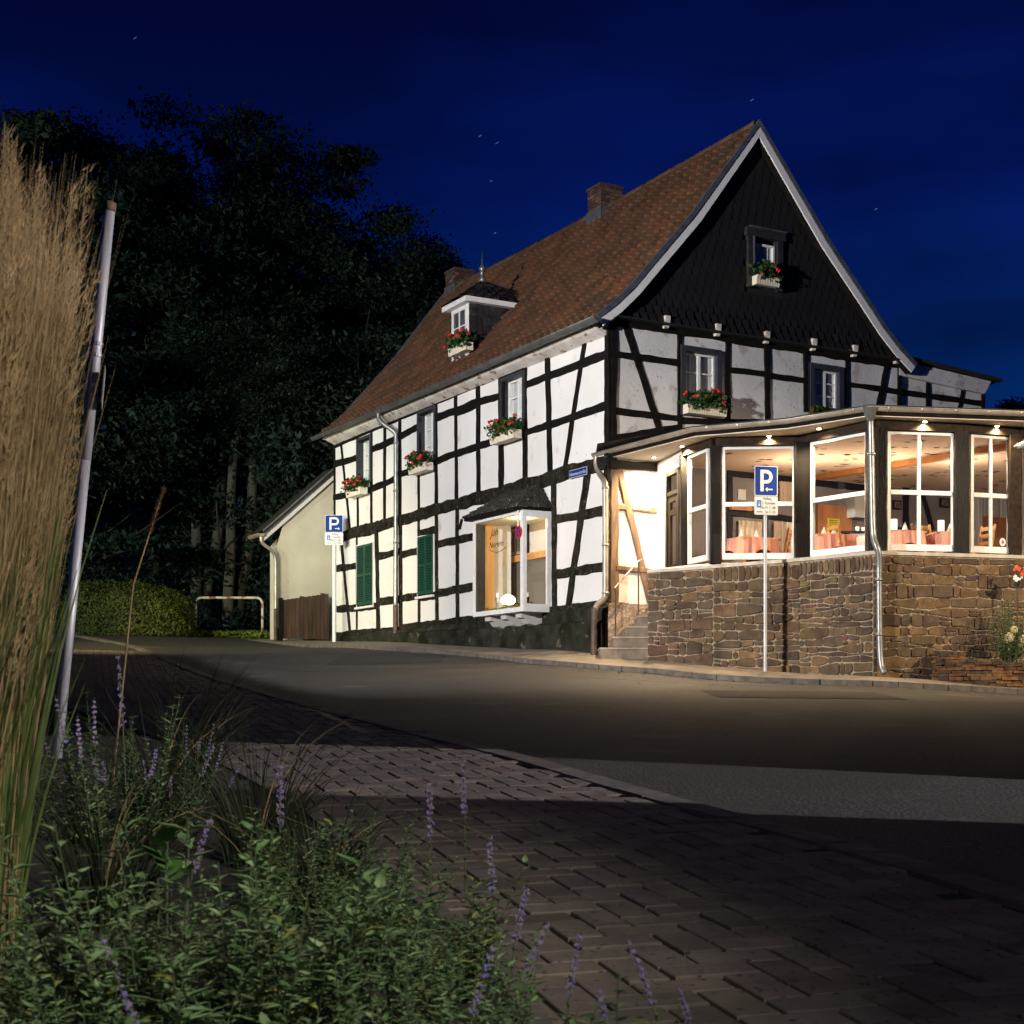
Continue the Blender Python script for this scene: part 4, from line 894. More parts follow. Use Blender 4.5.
for si_, (A, B) in enumerate(segs):
    A = np.array(A); B = np.array(B); ln = np.linalg.norm((B-A)[:2]); t = (B-A)[:2]/ln; nr = np.array([t[1], -t[0]])
    zlo = .3; ph = rr.uniform(0, 9); bounds = [zlo]
    while bounds[-1] < 2.36: bounds.append(bounds[-1]+rr.choice((.09, .12, .14, .16, .19)))
    ztop = (A[2]+B[2])/2; sc = (ztop-.01-zlo)/(bounds[-1]-zlo); bounds = [zlo+(q-zlo)*sc for q in bounds]
    if si_ in (1, 2): bounds = [zlo+(q-zlo)*(ztop-.24-zlo)/(ztop-zlo) for q in bounds]+[ztop-.01]
    def und(k, s):
        if k in (0, len(bounds)-1): return bounds[k]
        return bounds[k]+.022*math.sin(s*2.3+k*1.7+ph)+.016*math.sin(s*6.1+k*3.1)+.008*math.sin(s*14+k*5.3)
    def stone(s0, s1, zf0, zf1, c):
        g = rr.uniform(.005, .011); c0 = rr.uniform(.004, .03); hgt = zf1(0.5*(s0+s1))-zf0(.5*(s0+s1)); cc = min(.22*hgt, c0+.008)
        s0 += g; s1 -= g; jt = lambda q=.009: rr.uniform(-q, q); k1, k2_ = rr.uniform(-.03, .03), rr.uniform(-.03, .03)
        pts = [(s0+cc+jt(), zf0(s0)+g), ((s0+s1)/2, zf0((s0+s1)/2)+g+jt(.006)), (s1-cc+jt(), zf0(s1)+g), (s1, zf0(s1)+g+cc+jt()), (s1+jt(.008), (zf0(s1)+zf1(s1))/2), (s1, zf1(s1)-g-cc+jt()), (s1-cc+jt(), zf1(s1)-g), ((s0+s1)/2, zf1((s0+s1)/2)-g+jt(.006)), (s0+cc+jt(), zf1(s0)-g), (s0, zf1(s0)-g-cc+jt()), (s0+jt(.008), (zf0(s0)+zf1(s0))/2), (s0, zf0(s0)+g+cc+jt())]
        sc_, zc_ = (s0+s1)/2, sum(p[1] for p in pts)/12; dp = rr.uniform(.012, .035)
        def W3(s, z, o): return (A[0]+t[0]*s+nr[0]*o, A[1]+t[1]*s+nr[1]*o, z)
        n = len(st.v); st.v += [W3(s, z, 0) for s, z in pts]+[W3(s, z, dp*.7) for s, z in pts]+[W3(sc_+(s-sc_)*.93, zc_+(z-zc_)*.88, dp+rr.uniform(-.004, .004)) for s, z in pts]
        for k in range(12):
            k2 = (k+1) % 12
            for q in (0, 12): st.f.append((n+q+k, n+q+k2, n+q+12+k2, n+q+12+k)); st.c.append(c)
        st.f.append(tuple(n+24+k for k in range(12))); st.c.append(c)
    for k in range(len(bounds)-1):
        s = 0.0; sold = si_ in (1, 2) and k == len(bounds)-2
        while s < ln-.02:
            wd = rr.uniform(.06, .12) if sold else rr.choice((.12, .17, .22, .28, .36, .42))*rr.uniform(.85, 1.15); e_ = s+wd
            if ln-e_ < .09: e_ = ln
            c = list(pal[rr.randrange(len(pal))]); v_ = rr.uniform(.7, 1.15); c = (c[0]*v_*.92, c[1]*v_*.86, c[2]*v_*.76)
            kk = k; f0_ = lambda s, kk=kk: und(kk, s); f1_ = lambda s, kk=kk: und(kk+1, s)
            if not sold and und(k+1, s)-und(k, s) > .135 and rr.random() < .35 and e_-s < .3:
                mid = rr.uniform(.4, .6); fm = lambda s, kk=kk, mid=mid: und(kk, s)*(1-mid)+und(kk+1, s)*mid
                stone(s, e_, f0_, fm, c); c2_ = tuple(x*rr.uniform(.7, 1.2) for x in pal[rr.randrange(len(pal))]); stone(s, e_, fm, f1_, c2_)
            else: stone(s, e_, f0_, f1_, c)
            s = e_
st.build('stone_facing', STONE, con)
# window line
WL = [(2.68, 27.53), (3.02, 26.05), (3.41, 25.10), (4.81, 24.88), (5.70, 23.55), (7.16, 23.88), (8.12, 24.2), (10.6, 25.6), (11.7, 29.3), (11.3, 32.35)]
ZS, ZT, ZC = 2.55, 4.43, 4.56
# sill slab between wall top and windows
m = MB()
outl = offs([p[:2] for p in W_], -.03); outz = [p[2] for p in W_]
inl = [(3.02, 26.5), (3.30, 25.5), (4.85, 25.1), (5.70, 23.8), (8.0, 24.5), (10.4, 25.8), (11.5, 29.3), (11.1, 32.4)]
for i in range(len(W_)-1):
    a, c = outl[i], outl[i+1]; e_, g = inl[i], inl[i+1]; za, zc = outz[i]+.002, outz[i+1]+.002
    m.hexa([(*a, za), (*c, zc), (*g, zc), (*e_, za), (*a, za+.055), (*c, zc+.055), (*g, 2.525), (*e_, 2.525)])
m.build('sill', mat('sill_stone', (.55, .50, .42), (.42, .37, .30), scale=7, rough=.7, bump=.2), con)
m = MB(); fl = [(2.30, 25.75), (3.33, 25.1), (4.72, 24.75), (5.62, 23.5), (8.2, 24.2), (10.8, 25.5), (12, 29.2), (11.5, 32.4), (1.73+.872*1.1, 27+.4895*1.1)]
m.prism([(*p, 2.25) for p in fl], (0, 0, .10)); m.build('floor', FLOORW, con)
m = MB(); m.prism([(*p, ZC) for p in WL], (0, 0, .04)); cei = m.build('ceiling', CEIL, con)
m = MB(); rr = random.Random(5)
for gi in range(12):
    for gj in range(14):
        x = 3+gi*.75+rr.uniform(-.12, .12); y = 24+gj*.62+rr.uniform(-.12, .12)
        if (gi*3+gj) % 5 == 0: continue
        for k in range(4):
            a = rr.uniform(0, 6.3); x2, y2 = x+.13*math.cos(a), y+.13*math.sin(a); r = .040
            # keep inside the room outline
            ins = False; n = len(WL)
            for i in range(n):
                (ax, ay), (bx_, by) = WL[i], WL[(i+1) % n]
                if (ay > y2) != (by > y2) and x2 < (bx_-ax)*(y2-ay)/(by-ay)+ax: ins = not ins
            if ins: m.poly([(x2+r*math.cos(q)*1.6, y2+r*math.sin(q), ZC-.004) for q in np.linspace(0, 5.2, 6)])
m.build('ceiling_motif', CEILD, cei)
m = MB(); m.prism([(5.84, 28.8, 4.46), (8.37, 25.4, 4.46), (9.3, 24.95, 4.46), (9.38, 25.05, 4.46), (8.5, 25.5, 4.46), (5.98, 28.9, 4.46)], (0, 0, .095)); m.build('ceiling_beam', OWOOD, con)
# posts
def post_at(x0, x1, Y, name='post', mt=POST, dep=.16, z0=2.48, z1=4.46, jit=True):
    X0, X1 = (x0-512)/F_*Y, (x1-512)/F_*Y; m = MB(); rows = []
    for i in range(9):
        z = z0+(z1-z0)*i/8; j = .006 if jit else 0; q = [(X0, Y), (X1, Y), (X1, Y+dep), (X0, Y+dep)]; b_ = .015
        q = [(X0+b_, Y), (X1-b_, Y), (X1, Y+b_), (X1, Y+dep), (X0, Y+dep), (X0, Y+b_)]
        rows.append([(x+random.uniform(-j, j), y+random.uniform(-j, j), z) for x, y in q]); rows[-1].append(rows[-1][0])
    m.grid(rows); return m.build(name, mt, con)
post_at(710.5, 721.5, 25.03); post_at(795.5, 811.5, 24.72); post_at(868.0, 887.5, 23.47, dep=.2); post_at(954.5, 970, 23.76); post_at(1010, 1022.5, 24.06, mt=BEAM); post_at(680.5, 688.5, 26.0)
m = MB()
def wbeam(p, q, z0, z1, wd, m, off=0):
    p = np.array(p); q = np.array(q); t = (q-p)/np.linalg.norm(q-p); nr = np.array([t[1], -t[0]])
    r_ = [p+nr*(off+wd/2), q+nr*(off+wd/2), q+nr*(off-wd/2), p+nr*(off-wd/2)]; m.hexa([(*g, z0) for g in r_]+[(*g, z1) for g in r_])
for p, q in zip(WL[1:], WL[2:]): wbeam(p, q, 4.435, 4.575, .17, m)
m.build('head_beam', BEAM, con)
# glazed windows between posts: (px0, Y0, px1, Y1, mullion positions)
def cwin(x0, Y0, x1, Y1, mull=(), z0=ZS, z1=ZT, tr=3.47, low=True):
    A = np.array([(x0-512)/F_*Y0, Y0]); B = np.array([(x1-512)/F_*Y1, Y1]); ln = np.linalg.norm(B-A); t = (B-A)/ln; nr = np.array([t[1], -t[0]])
    def bx(m, s0, s1, e_, g, o0=-.03, o1=.03):
        r_ = [A+t*s0+nr*o1, A+t*s1+nr*o1, A+t*s1+nr*o0, A+t*s0+nr*o0]; m.hexa([(*q, e_) for q in r_]+[(*q, g) for q in r_])
    m = MB(); f = .05
    bx(m, 0, f, z0, z1); bx(m, ln-f, ln, z0, z1); bx(m, f, ln-f, z0, z0+.10, o1=.035); bx(m, f, ln-f, z1-.045, z1); bx(m, f, ln-f, tr-.034, tr+.034, o1=.036)
    for k in mull: bx(m, ln*k-.02, ln*k+.02, z0+.10, z1-.045, o1=.028)
    w = m.build('window', WHITE, con)
    m = MB(); r_ = [A+t*.03, B-t*.03]; m.poly([(*r_[0], z0+.03), (*r_[1], z0+.03), (*r_[1], z1-.03), (*r_[0], z1-.03)]); m.build('pane', GLASS, w); return w
cwin(722, 25.10, 795.5, 25.0); cwin(811.5, 24.68, 868.5, 23.72); cwin(887, 23.66, 954.5, 23.86, (.47,)); cwin(970, 23.95, 1010.5, 24.2, (.50,))
cwin(689, 25.98, 709, 25.22, ()); cwin(1023.5, 24.3, 1120, 25.35, (.5,)); cwin(1125, 25.5, 1160, 26.2, (.5,))
# white inner lining facet, door
m = MB(); pA = np.array([2.68, 27.53]); pB = np.array([2.80, 27.0]); pC = np.array([2.965, 26.32]); pD = np.array([3.02, 26.05])
wbeam(pA, pB, 2.3, 4.56, .06, m); wbeam(pB, pD, 4.30, 4.56, .06, m); m.build('side_wall', WHITE, con)
m = MB(); t = (pC-pB)/np.linalg.norm(pC-pB)
wbeam(pB, pB+t*.08, 2.33, 4.30, .09, m); wbeam(pC-t*.08, pC, 2.33, 4.30, .09, m); wbeam(pB, pC, 4.22, 4.298, .085, m); wbeam(pB+t*.08, pC-t*.08, 3.86, 3.93, .08, m)
dr = m.build('door', POST, con)
m = MB(); wbeam(pB+t*.09, pB+t*.20, 2.34, 3.85, .05, m); wbeam(pC-t*.2, pC-t*.09, 2.34, 3.85, .05, m); wbeam(pB+t*.2, pC-t*.2, 3.74, 3.85, .05, m); wbeam(pB+t*.2, pC-t*.2, 2.34, 2.62, .05, m); wbeam(pB+t*.2, pC-t*.2, 3.50, 3.60, .05, m); m.build('door_leaf', BEAM, dr)
m = MB(); m.poly([(*(pB+t*.1), 2.4), (*(pC-t*.1), 2.4), (*(pC-t*.1), 4.2), (*(pB+t*.1), 4.2)]); m.build('door_glass', GLASS, dr)
# eaves: soffit, fascia, gutter, roof
GP = [(1.40, 27.65), (1.50, 27.42), (3.0, 24.93), (4.42, 24.22), (5.53, 23.17), (8.25, 23.62), (11.0, 24.6), (12.8, 29.2), (12.3, 32.9)]
GZ = 4.71
back = [h2w((.0, -.02, 0)), h2w((9.4, -.02, 0)), (10.8, 32.6)]
m = MB(); inn = [(1.73+.872*.05, 27.03), (2.68, 27.53), (3.02, 26.05), (3.41, 25.10), (4.81, 24.88), (5.70, 23.55), (8.12, 24.2), (10.6, 25.6), (11.7, 29.3), (11.3, 32.35)]
edge = offs(GP, .07)[1:]; pairs = [edge[0], edge[1], edge[1], edge[1], edge[2], edge[3], edge[4], edge[5], edge[6], edge[7]]
inn2 = [inn[0], inn[1], inn[2], inn[3], inn[4], inn[5], inn[6], inn[7], inn[8], inn[9]]
for i in range(len(inn2)-1):
    q = [pairs[i], pairs[i+1], inn2[i+1], inn2[i]]
    if np.allclose(pairs[i], pairs[i+1]): q = [pairs[i], inn2[i+1], inn2[i]]
    m.prism([(*p, 4.585) for p in q], (0, 0, .012))
m.build('soffit', SOFF, con)
m = MB(); ed = offs(GP, .04)
for p, q in zip(ed[1:], ed[2:]): wbeam(p, q, 4.60, 4.70, .03, m)
m.build('fascia', TIM, con)
g = gutter([(*p, GZ) for p in GP[1:]], .065, 'gutter', PIPEW, con, None, step=.55)
m = MB(); zz = 5.12
bk = [h2w((-.25, -.03, 4.76)), h2w((1.5, -.03, 4.98)), h2w((3, -.03, zz)), h2w((5.5, -.03, zz)), h2w((8.5, -.03, zz)), h2w((9.4, .5, zz)), (10.5, 32.4, zz)]
for i in range(1, len(GP)-2):
    k = i-1; 
    a, c = ed[i], ed[i+1]; e_, g_ = bk[min(k, 6)], bk[min(k+1, 6)]
    m.prism([(*a, 4.715), (*c, 4.715), (g_[0], g_[1], g_[2]), (e_[0], e_[1], e_[2])], (0, 0, .045))
m.build('roof', ROOFC, con)
# downpipes
hp = (5.54, 23.20)
m = MB(); m.tube([(hp[0], hp[1], 4.72), (hp[0], hp[1]+.02, 4.60), (hp[0]+.02, hp[1]+.05, 4.52)], [.13, .085, .055], 10); m.build('rainwater_hopper', ZINC, con)
pipe([(hp[0]+.02, hp[1]+.05, 4.55), (hp[0]+.03, hp[1]+.08, 4.4), (hp[0]+.05, hp[1]+.10, 3.6), (hp[0]+.06, hp[1]+.08, 2.72), (hp[0]+.09, hp[1]-.0, 2.58), (hp[0]+.14, hp[1]-.0, 2.45), (5.69, 23.25, 2.2), (5.695, 23.26, 1.4), (5.71, 23.25, .72), (5.76, 23.18, .60)], .05, 'downpipe', ZINC, con, None, [(hp[0]+.04, hp[1]+.09, 4.0), (5.69, 23.25, 2.05), (5.695, 23.26, 1.2)])
a = pt(596.5, 456, 27.3); pipe([(a[0], a[1], 4.66), (a[0]-.01, a[1], 4.50), (a[0]+.04, a[1]-.1, 4.33), (1.66, 26.78, 4.12), (1.665, 26.75, 3.95), (1.665, 26.75, 3), (1.665, 26.75, 2.15), (1.66, 26.75, 2.02), (1.50, 26.72, 1.90), (1.47, 26.72, 1.78)], .052, 'downpipe', PIPEW, con, None, [(1.665, 26.75, 4.0), (1.665, 26.75, 2.98), (1.665, 26.75, 2.12)])
pipe([(1.47, 26.72, 1.86), (1.46, 26.7, 1.7), (1.46, 26.7, 1.2), (1.45, 26.68, .98)], .055, 'downpipe_foot', PIPER, con, None)
# soffit spotlights
SPOTS = [(654, 457), (682, 446), (769, 435.5), (819, 430), (925, 421), (997, 425.5), (1090, 436)]
for x, y in SPOTS:
    Y = 4.58*F_/(712-y); X_ = (x-512)/F_*Y
    if x == 819: Y = 24.2; X_ = (x-512)/F_*Y
    m = MB(); m.tube([(X_, Y, 4.56), (X_, Y, 4.584)], .030, 14); sl = m.build('spotlight', BULB, con)
    m = MB(); m.tube([(X_, Y, 4.572), (X_, Y, 4.5845)], [.05, .055], 14); m.build('spotlight_ring', ZINC, sl)
    lamp((X_, Y, 4.53), 620 if x < 700 else 260, (1, .72, .42), .04, 'SPOT', 150, .8)
for x, y in ((5.24, 27.0), (6.58, 26.9), (8.1, 27.0), (5.75, 29.3), (11.0, 27.5)):  # added pendants, hidden behind posts, to light room and ceiling evenly
    M_ = T(x, y, ZC-.5); pl = thing('added_pendant', 'small round glowing pendant lamp added behind a post to light the conservatory', 'lamp', M_, 'added lamps lighting the conservatory room')
    m = MB(); m.tube([(0, 0, .10), (0, 0, .49)], .008, 8); m.tube([(0, 0, .47), (0, 0, .50)], .05, 12); m.build('cord', ZINC, pl, M_)
    m = MB(); m.ball((0, 0, .05), .055, seg=12, rings=8); m.build('globe', SHADE, pl, M_, smooth=True)
    lamp((x, y, ZC-.58), 62, (1, .76, .54), .04)
m = MB(); m.box(1.25, 9.4, -.014, -.006, 2.35, 4.55); m.build('inner_wall_dim_panel', mat('dim_wall_grey', (.20, .185, .19), (.16, .15, .155), scale=2, rough=.9), con, H)  # grey panel over the plaster: weaker light there put into its colour
m = MB()
for x0, y0, x1, y1, wd in ((728, 473, 870, 489, .16), (728, 512, 796, 520, .16), (765, 480, 765, 560, .14), (729, 470, 729, 560, .16), (888, 492, 876, 548, .16), (905, 488, 905, 548, .2), (921, 492, 932, 530, .15), (880, 528, 960, 538, .14)):
    beam(m, 'G', (x0, y0), (x1, y1), wd, out_=.04)
m.build('inner_timber', POST, con, H)
def onG(x0, y0, x1, y1, name, mt, o0=-.03, o1=-.01):
    a = L(x0, y0, u=o0); c = L(x1, y1, u=o0); m = MB(); m.box(a[0], c[0], o0, o1, c[2], a[2]); return m.build(name, mt, con, H)
def curt(x0, y0, x1, y1, mt):
    a = L(x0, y0, u=-.1); c = L(x1, y1, u=-.1); m = MB(); n = 24; m.grid([[(a[0]+(c[0]-a[0])*i/n, -.09+.025*math.sin(i*1.2), z) for i in range(n+1)] for z in (c[2], a[2])]); m.build('curtain', mt, con, H, smooth=True)
curt(739, 520, 762, 546, CURTB); curt(774, 521, 797, 560, CURTB); curt(780, 481, 794, 503, CURTB); curt(970, 496, 985, 552, CURT); curt(1000, 478, 1012, 520, CURT)
onG(738, 489, 746, 500, 'wall_picture', SIGNW); onG(732, 504, 752, 511, 'shelf', OWOOD, -.12, -.02)
onG(818, 504, 852, 556, 'wood_panel', OWOOD, -.07, -.02); onG(855, 492, 868, 518, 'wall_cabinet', INW, -.3, -.03); onG(984, 516, 1014, 556, 'wood_panel', OWOOD, -.12, -.02)
a = L(827.5, 518, u=-.09); c = L(840, 530, u=-.09); M_ = H @ T((a[0]+c[0])/2, -.08, c[2])
no_ = thing('yellow_notice', 'yellow paper notice on the brown wood panel inside the conservatory', 'notice', M_)
m = MB(); w2 = (c[0]-a[0])/2; hh = a[2]-c[2]; m.box(-w2, w2, -.004, 0, 0, hh); m.build('sheet', YNOTE, no_, M_); m = MB()
for k in range(5): m.box(-w2*.7, w2*(.7-.12*(k % 2)), -.006, -.0045, hh*(.15+.16*k), hh*(.15+.16*k)+.012)
m.build('printed_lines', BEAM, no_, M_)
m = MB(); wbeam(h2w((9.3, .05, 0))[:2], (11.35, 32.3), 2.3, 4.56, .1, m); wbeam((11.3, 32.35), (11.75, 29.3), 2.3, 4.56, .1, m); m.build('inner_end_wall', INW, con)
# service counter
M_ = T(6.4, 27.9, 2.35); ctn = thing('service_counter', 'narrow grey service counter with cups beside the brown wood panel', 'counter', M_)
m = MB(); m.box(-.15, .55, -.2, .2, 0, .95); m.build('cabinet', INW, ctn, M_); m = MB(); m.box(-.35, .6, -.25, .25, .952, .99); m.build('worktop', POST, ctn, M_)
for k in range(4):
    M_ = T(6.40+.12*k, 27.8+.05*(k % 2), 3.34); m = MB(); P = [(.0, 0), (.028, .004), (.036, .05), (.040, .09), (.034, .09), (.030, .02)]; m.grid([[(r*math.cos(a), r*math.sin(a), z) for a in np.linspace(0, 2*math.pi, 11)] for r, z in P])
    o = m.build('cup', CLOTHW, None, I4, smooth=True); o.location = M_.translation; tag(o, 'small white cup standing on the service counter', 'cup', 'cups on the service counter')
# tables, chairs, lanterns
def table(x, y, lab, r=.45, rz=0, two=False, first=[None]):
    M_ = T(x, y, 2.352, rz); t_ = thing('dining_table', lab[0], 'table', M_)
    m = MB(); m.prism([(r*sx, r*sy, .70) for sx, sy in ((-1, -1), (1, -1), (1, 1), (-1, 1))], (0, 0, .035)); m.build('tabletop', PINE, t_, M_)
    for sx in (-1, 1):
        for sy in (-1, 1): m = MB(); m.box(sx*(r-.08)-.025, sx*(r-.08)+.025, sy*(r-.08)-.025, sy*(r-.08)+.025, 0, .699); m.build('leg', PINE, t_, M_)
    m = MB(); n = 48; rows = []
    for k, (ex, z) in enumerate(((.97, .742), (1.02, .735), (1.05, .60), (1.09, .42))):
        row = []
        for i in range(n+1):
            an = 2*math.pi*i/n; c, s_ = math.cos(an), math.sin(an); q = 1/max(abs(c), abs(s_)); q = min(q, 1.28); fo = 1+(.05*math.sin(an*12)+.03*math.sin(an*19+1))*(k/3.0)
            zd = z+(.10-.20*(abs(math.sin(2*an))**3) if k == 3 else 0); row.append((r*ex*q*c*fo, r*ex*q*s_*fo, zd))
        rows.append(row)
    m.grid(rows); m.poly(rows[0][:-1]); o = m.build('tablecloth', CLOTH, None, I4, smooth=False); o.location = (x, y, 2.352); o.rotation_euler = (0, 0, rz); tag(o, lab[1], 'tablecloth')
    m = MB(); m.prism([(.27*c_, .27*s_, .7435) for c_, s_ in ((1, 0), (0, 1), (-1, 0), (0, -1))], (0, 0, .006)); o = m.build('table_runner', CLOTHW, None, I4); o.location = (x, y, 2.352); tag(o, lab[2], 'runner')
table(*pt(748, 0, 26.9)[:2], ('dining table under a pink cloth behind the nearer parking sign', 'pink tablecloth on the table behind the nearer parking sign', 'white square cloth on the table behind the nearer parking sign'), .42, .5)
table(*pt(828, 0, 26.4)[:2], ('dining table under a pink cloth below the yellow notice', 'pink tablecloth on the table below the yellow notice', 'white square cloth on the table below the yellow notice'), .38, .3)
table(*pt(900, 0, 25.8)[:2], ('dining table with a white lantern just right of the corner downpipe', 'pink tablecloth just right of the corner downpipe', 'white square cloth just right of the corner downpipe'), .34, .2)
table(*pt(948, 0, 26.0)[:2], ('dining table with a white lantern beside the post right of centre pane', 'pink tablecloth on the table next to the ladder-back chair', 'white square cloth on the table next to the ladder-back chair'), .34, .1)
def chair():
    r_ = thing('wooden_chair', 'x', 'chair', I4, 'wooden chairs in the conservatory')
    m = MB(); m.box(-.20, .20, -.20, .20, .43, .46); m.build('seat', PINE, r_)
    for sx in (-1, 1):
        m = MB(); m.tube([(sx*.18, -.17, 0), (sx*.18, -.17, .43)], .02, 8); m.build('leg', PINE, r_)
        m = MB(); m.tube([(sx*.18, .18, 0), (sx*.18, .18, .45), (sx*.18, .27, .92)], .02, 8); m.build('leg', PINE, r_)
    m = MB()
    for z, y in ((.60, .21), (.73, .235), (.86, .26)): m.box(-.17, .17, y-.01, y+.012, z-.03, z+.035)
    m.build('backrest', PINE, r_); return r_
ch0 = chair()
for i, (x, Y, rz, lab) in enumerate(((846, 26.2, 1.9, 'pine ladder-back chair under the service counter beside the corner post'), (930, 25.9, .35, 'pine ladder-back chair between the two white lanterns'), (976, 26.2, -1.2, 'pine ladder-back chair in the rightmost divided window'), (775, 26.9, -1.9, 'pine chair half hidden behind the parking sign pole'))):
    c = ch0 if i == 0 else dup(ch0); p = pt(x, 0, Y); c.location = (p[0], p[1], 2.352); c.rotation_euler = (0, 0, rz); c['label'] = lab
for i, (x, Y) in enumerate(((894, 25.7), (941, 25.85))):
    p = pt(x, 0, Y); M_ = T(p[0], p[1], 3.102); v = thing('table_lantern', ('white paper lantern on the table nearest the corner downpipe', 'white paper lantern on the table beside the right-hand post')[i], 'lantern', M_, 'white lanterns on the tables')
    m = MB(); m.tube([(0, 0, .01), (0, 0, .20)], .055, 14); m.build('shade', LANT, v, M_); m = MB(); m.tube([(0, 0, 0), (0, 0, .012)], .06, 14); m.build('base', ZINC, v, M_)
p = pt(1006, 541, 23.9); M_ = T(p[0], p[1]+.16, p[2]); stc = thing('round_sticker', 'small round white sticker with red dot stuck low on the rightmost window', 'sticker', M_)
m = MB(); m.prism([(.05*math.cos(a), 0, .065*math.sin(a)) for a in np.linspace(0, 2*math.pi, 17)[:-1]], (0, .003, 0)); m.build('disc', SIGNW, stc, M_); m = MB(); m.prism([(.022*math.cos(a), -.002, .03*math.sin(a)) for a in np.linspace(0, 2*math.pi, 13)[:-1]], (0, .001, 0)); m.build('emblem', REDP, stc, M_)
for i, (x, Y, dy) in enumerate(((741, 26.7, 0), (756, 26.8, 0), (824, 26.3, 0), (834, 26.3, 0), (905, 25.7, 0), (950, 25.9, 0))):
    p = pt(x, 0, Y); M_ = T(p[0], p[1], 3.105); m = MB(); n = 10; m.grid([[(r*math.cos(a)*(1+.2*math.sin(3*a)), r*math.sin(a), z) for a in np.linspace(0, 2*math.pi, n+1)] for r, z in ((.055, 0), (.03, .08), (.004, .15))]); o = m.build('napkin', CLOTHW, None, M_); tag(o, ('white folded napkin on the table behind the nearer parking sign', 'white folded napkin on the table below the yellow notice', 'white folded napkin beside a white table lantern')[i//2], 'napkin', 'napkins on the dining tables')
# small floodlight at the last post
M_ = T(8.05, 23.9, 4.2); fl_ = thing('wall_floodlight', 'small grey floodlight fixed to the rightmost timber post', 'floodlight', M_)
m = MB(); m.tube([(0, .12, .05), (0, 0, .05), (0, -.05, 0)], .018, 8); m.build('arm', ZINC, fl_, M_); m = MB(); m.tube([(-.02, -.04, .02), (.10, -.10, .06)], [.04, .065], 12); m.build('head', SIGNG, fl_, M_)

# ------------------------------------------------------------------ steps and handrail
M_ = H @ T(0, -.6, 1.0); stp = thing('stone_steps', 'worn stone steps climbing to the conservatory door beside the rubble wall', 'steps', M_)
for i, (x, y) in enumerate(((600, 647.5), (613, 636.5), (626, 626), (638.5, 615.3), (650, 604.5), (655, 594), (659, 584))):
    p = pt(x, y, 26.0); z0 = .6 if i == 0 else p[2]-.185; y1 = 26.93 if i < 2 else 27.1; m = MB(); m.box(p[0]+.012, 3.0, 26.02, y1, z0, p[2]-.03); s_ = m.build('step', STEPR, stp); m = MB(); m.box(p[0]-.004, 3.0, 26.0, y1+.002, p[2]-.029, p[2]); m.build('tread', STEP, s_)
a = L(638.5, 561, u=-.5); c = L(614.5, 588, u=-.5); M_ = H @ T(c[0], -.5, 2.0); hr = thing('handrail', 'thin sloping metal handrail beside the stone steps', 'handrail', M_)
m = MB(); m.tube([(c[0], -.5, c[2]), (a[0], -.5, a[2]), (a[0]+.1, -.5, a[2]+.04)], .014, 8); m.build('rail', RUSTW, hr, H); m = MB(); m.tube([(c[0]+.02, -.5, c[2]), (c[0]+.02, -.5, 1.15)], .014, 8); m.tube([(a[0], -.5, a[2]), (a[0], -.5, 1.6)], .014, 8); m.build('baluster', PIPER, hr, H)

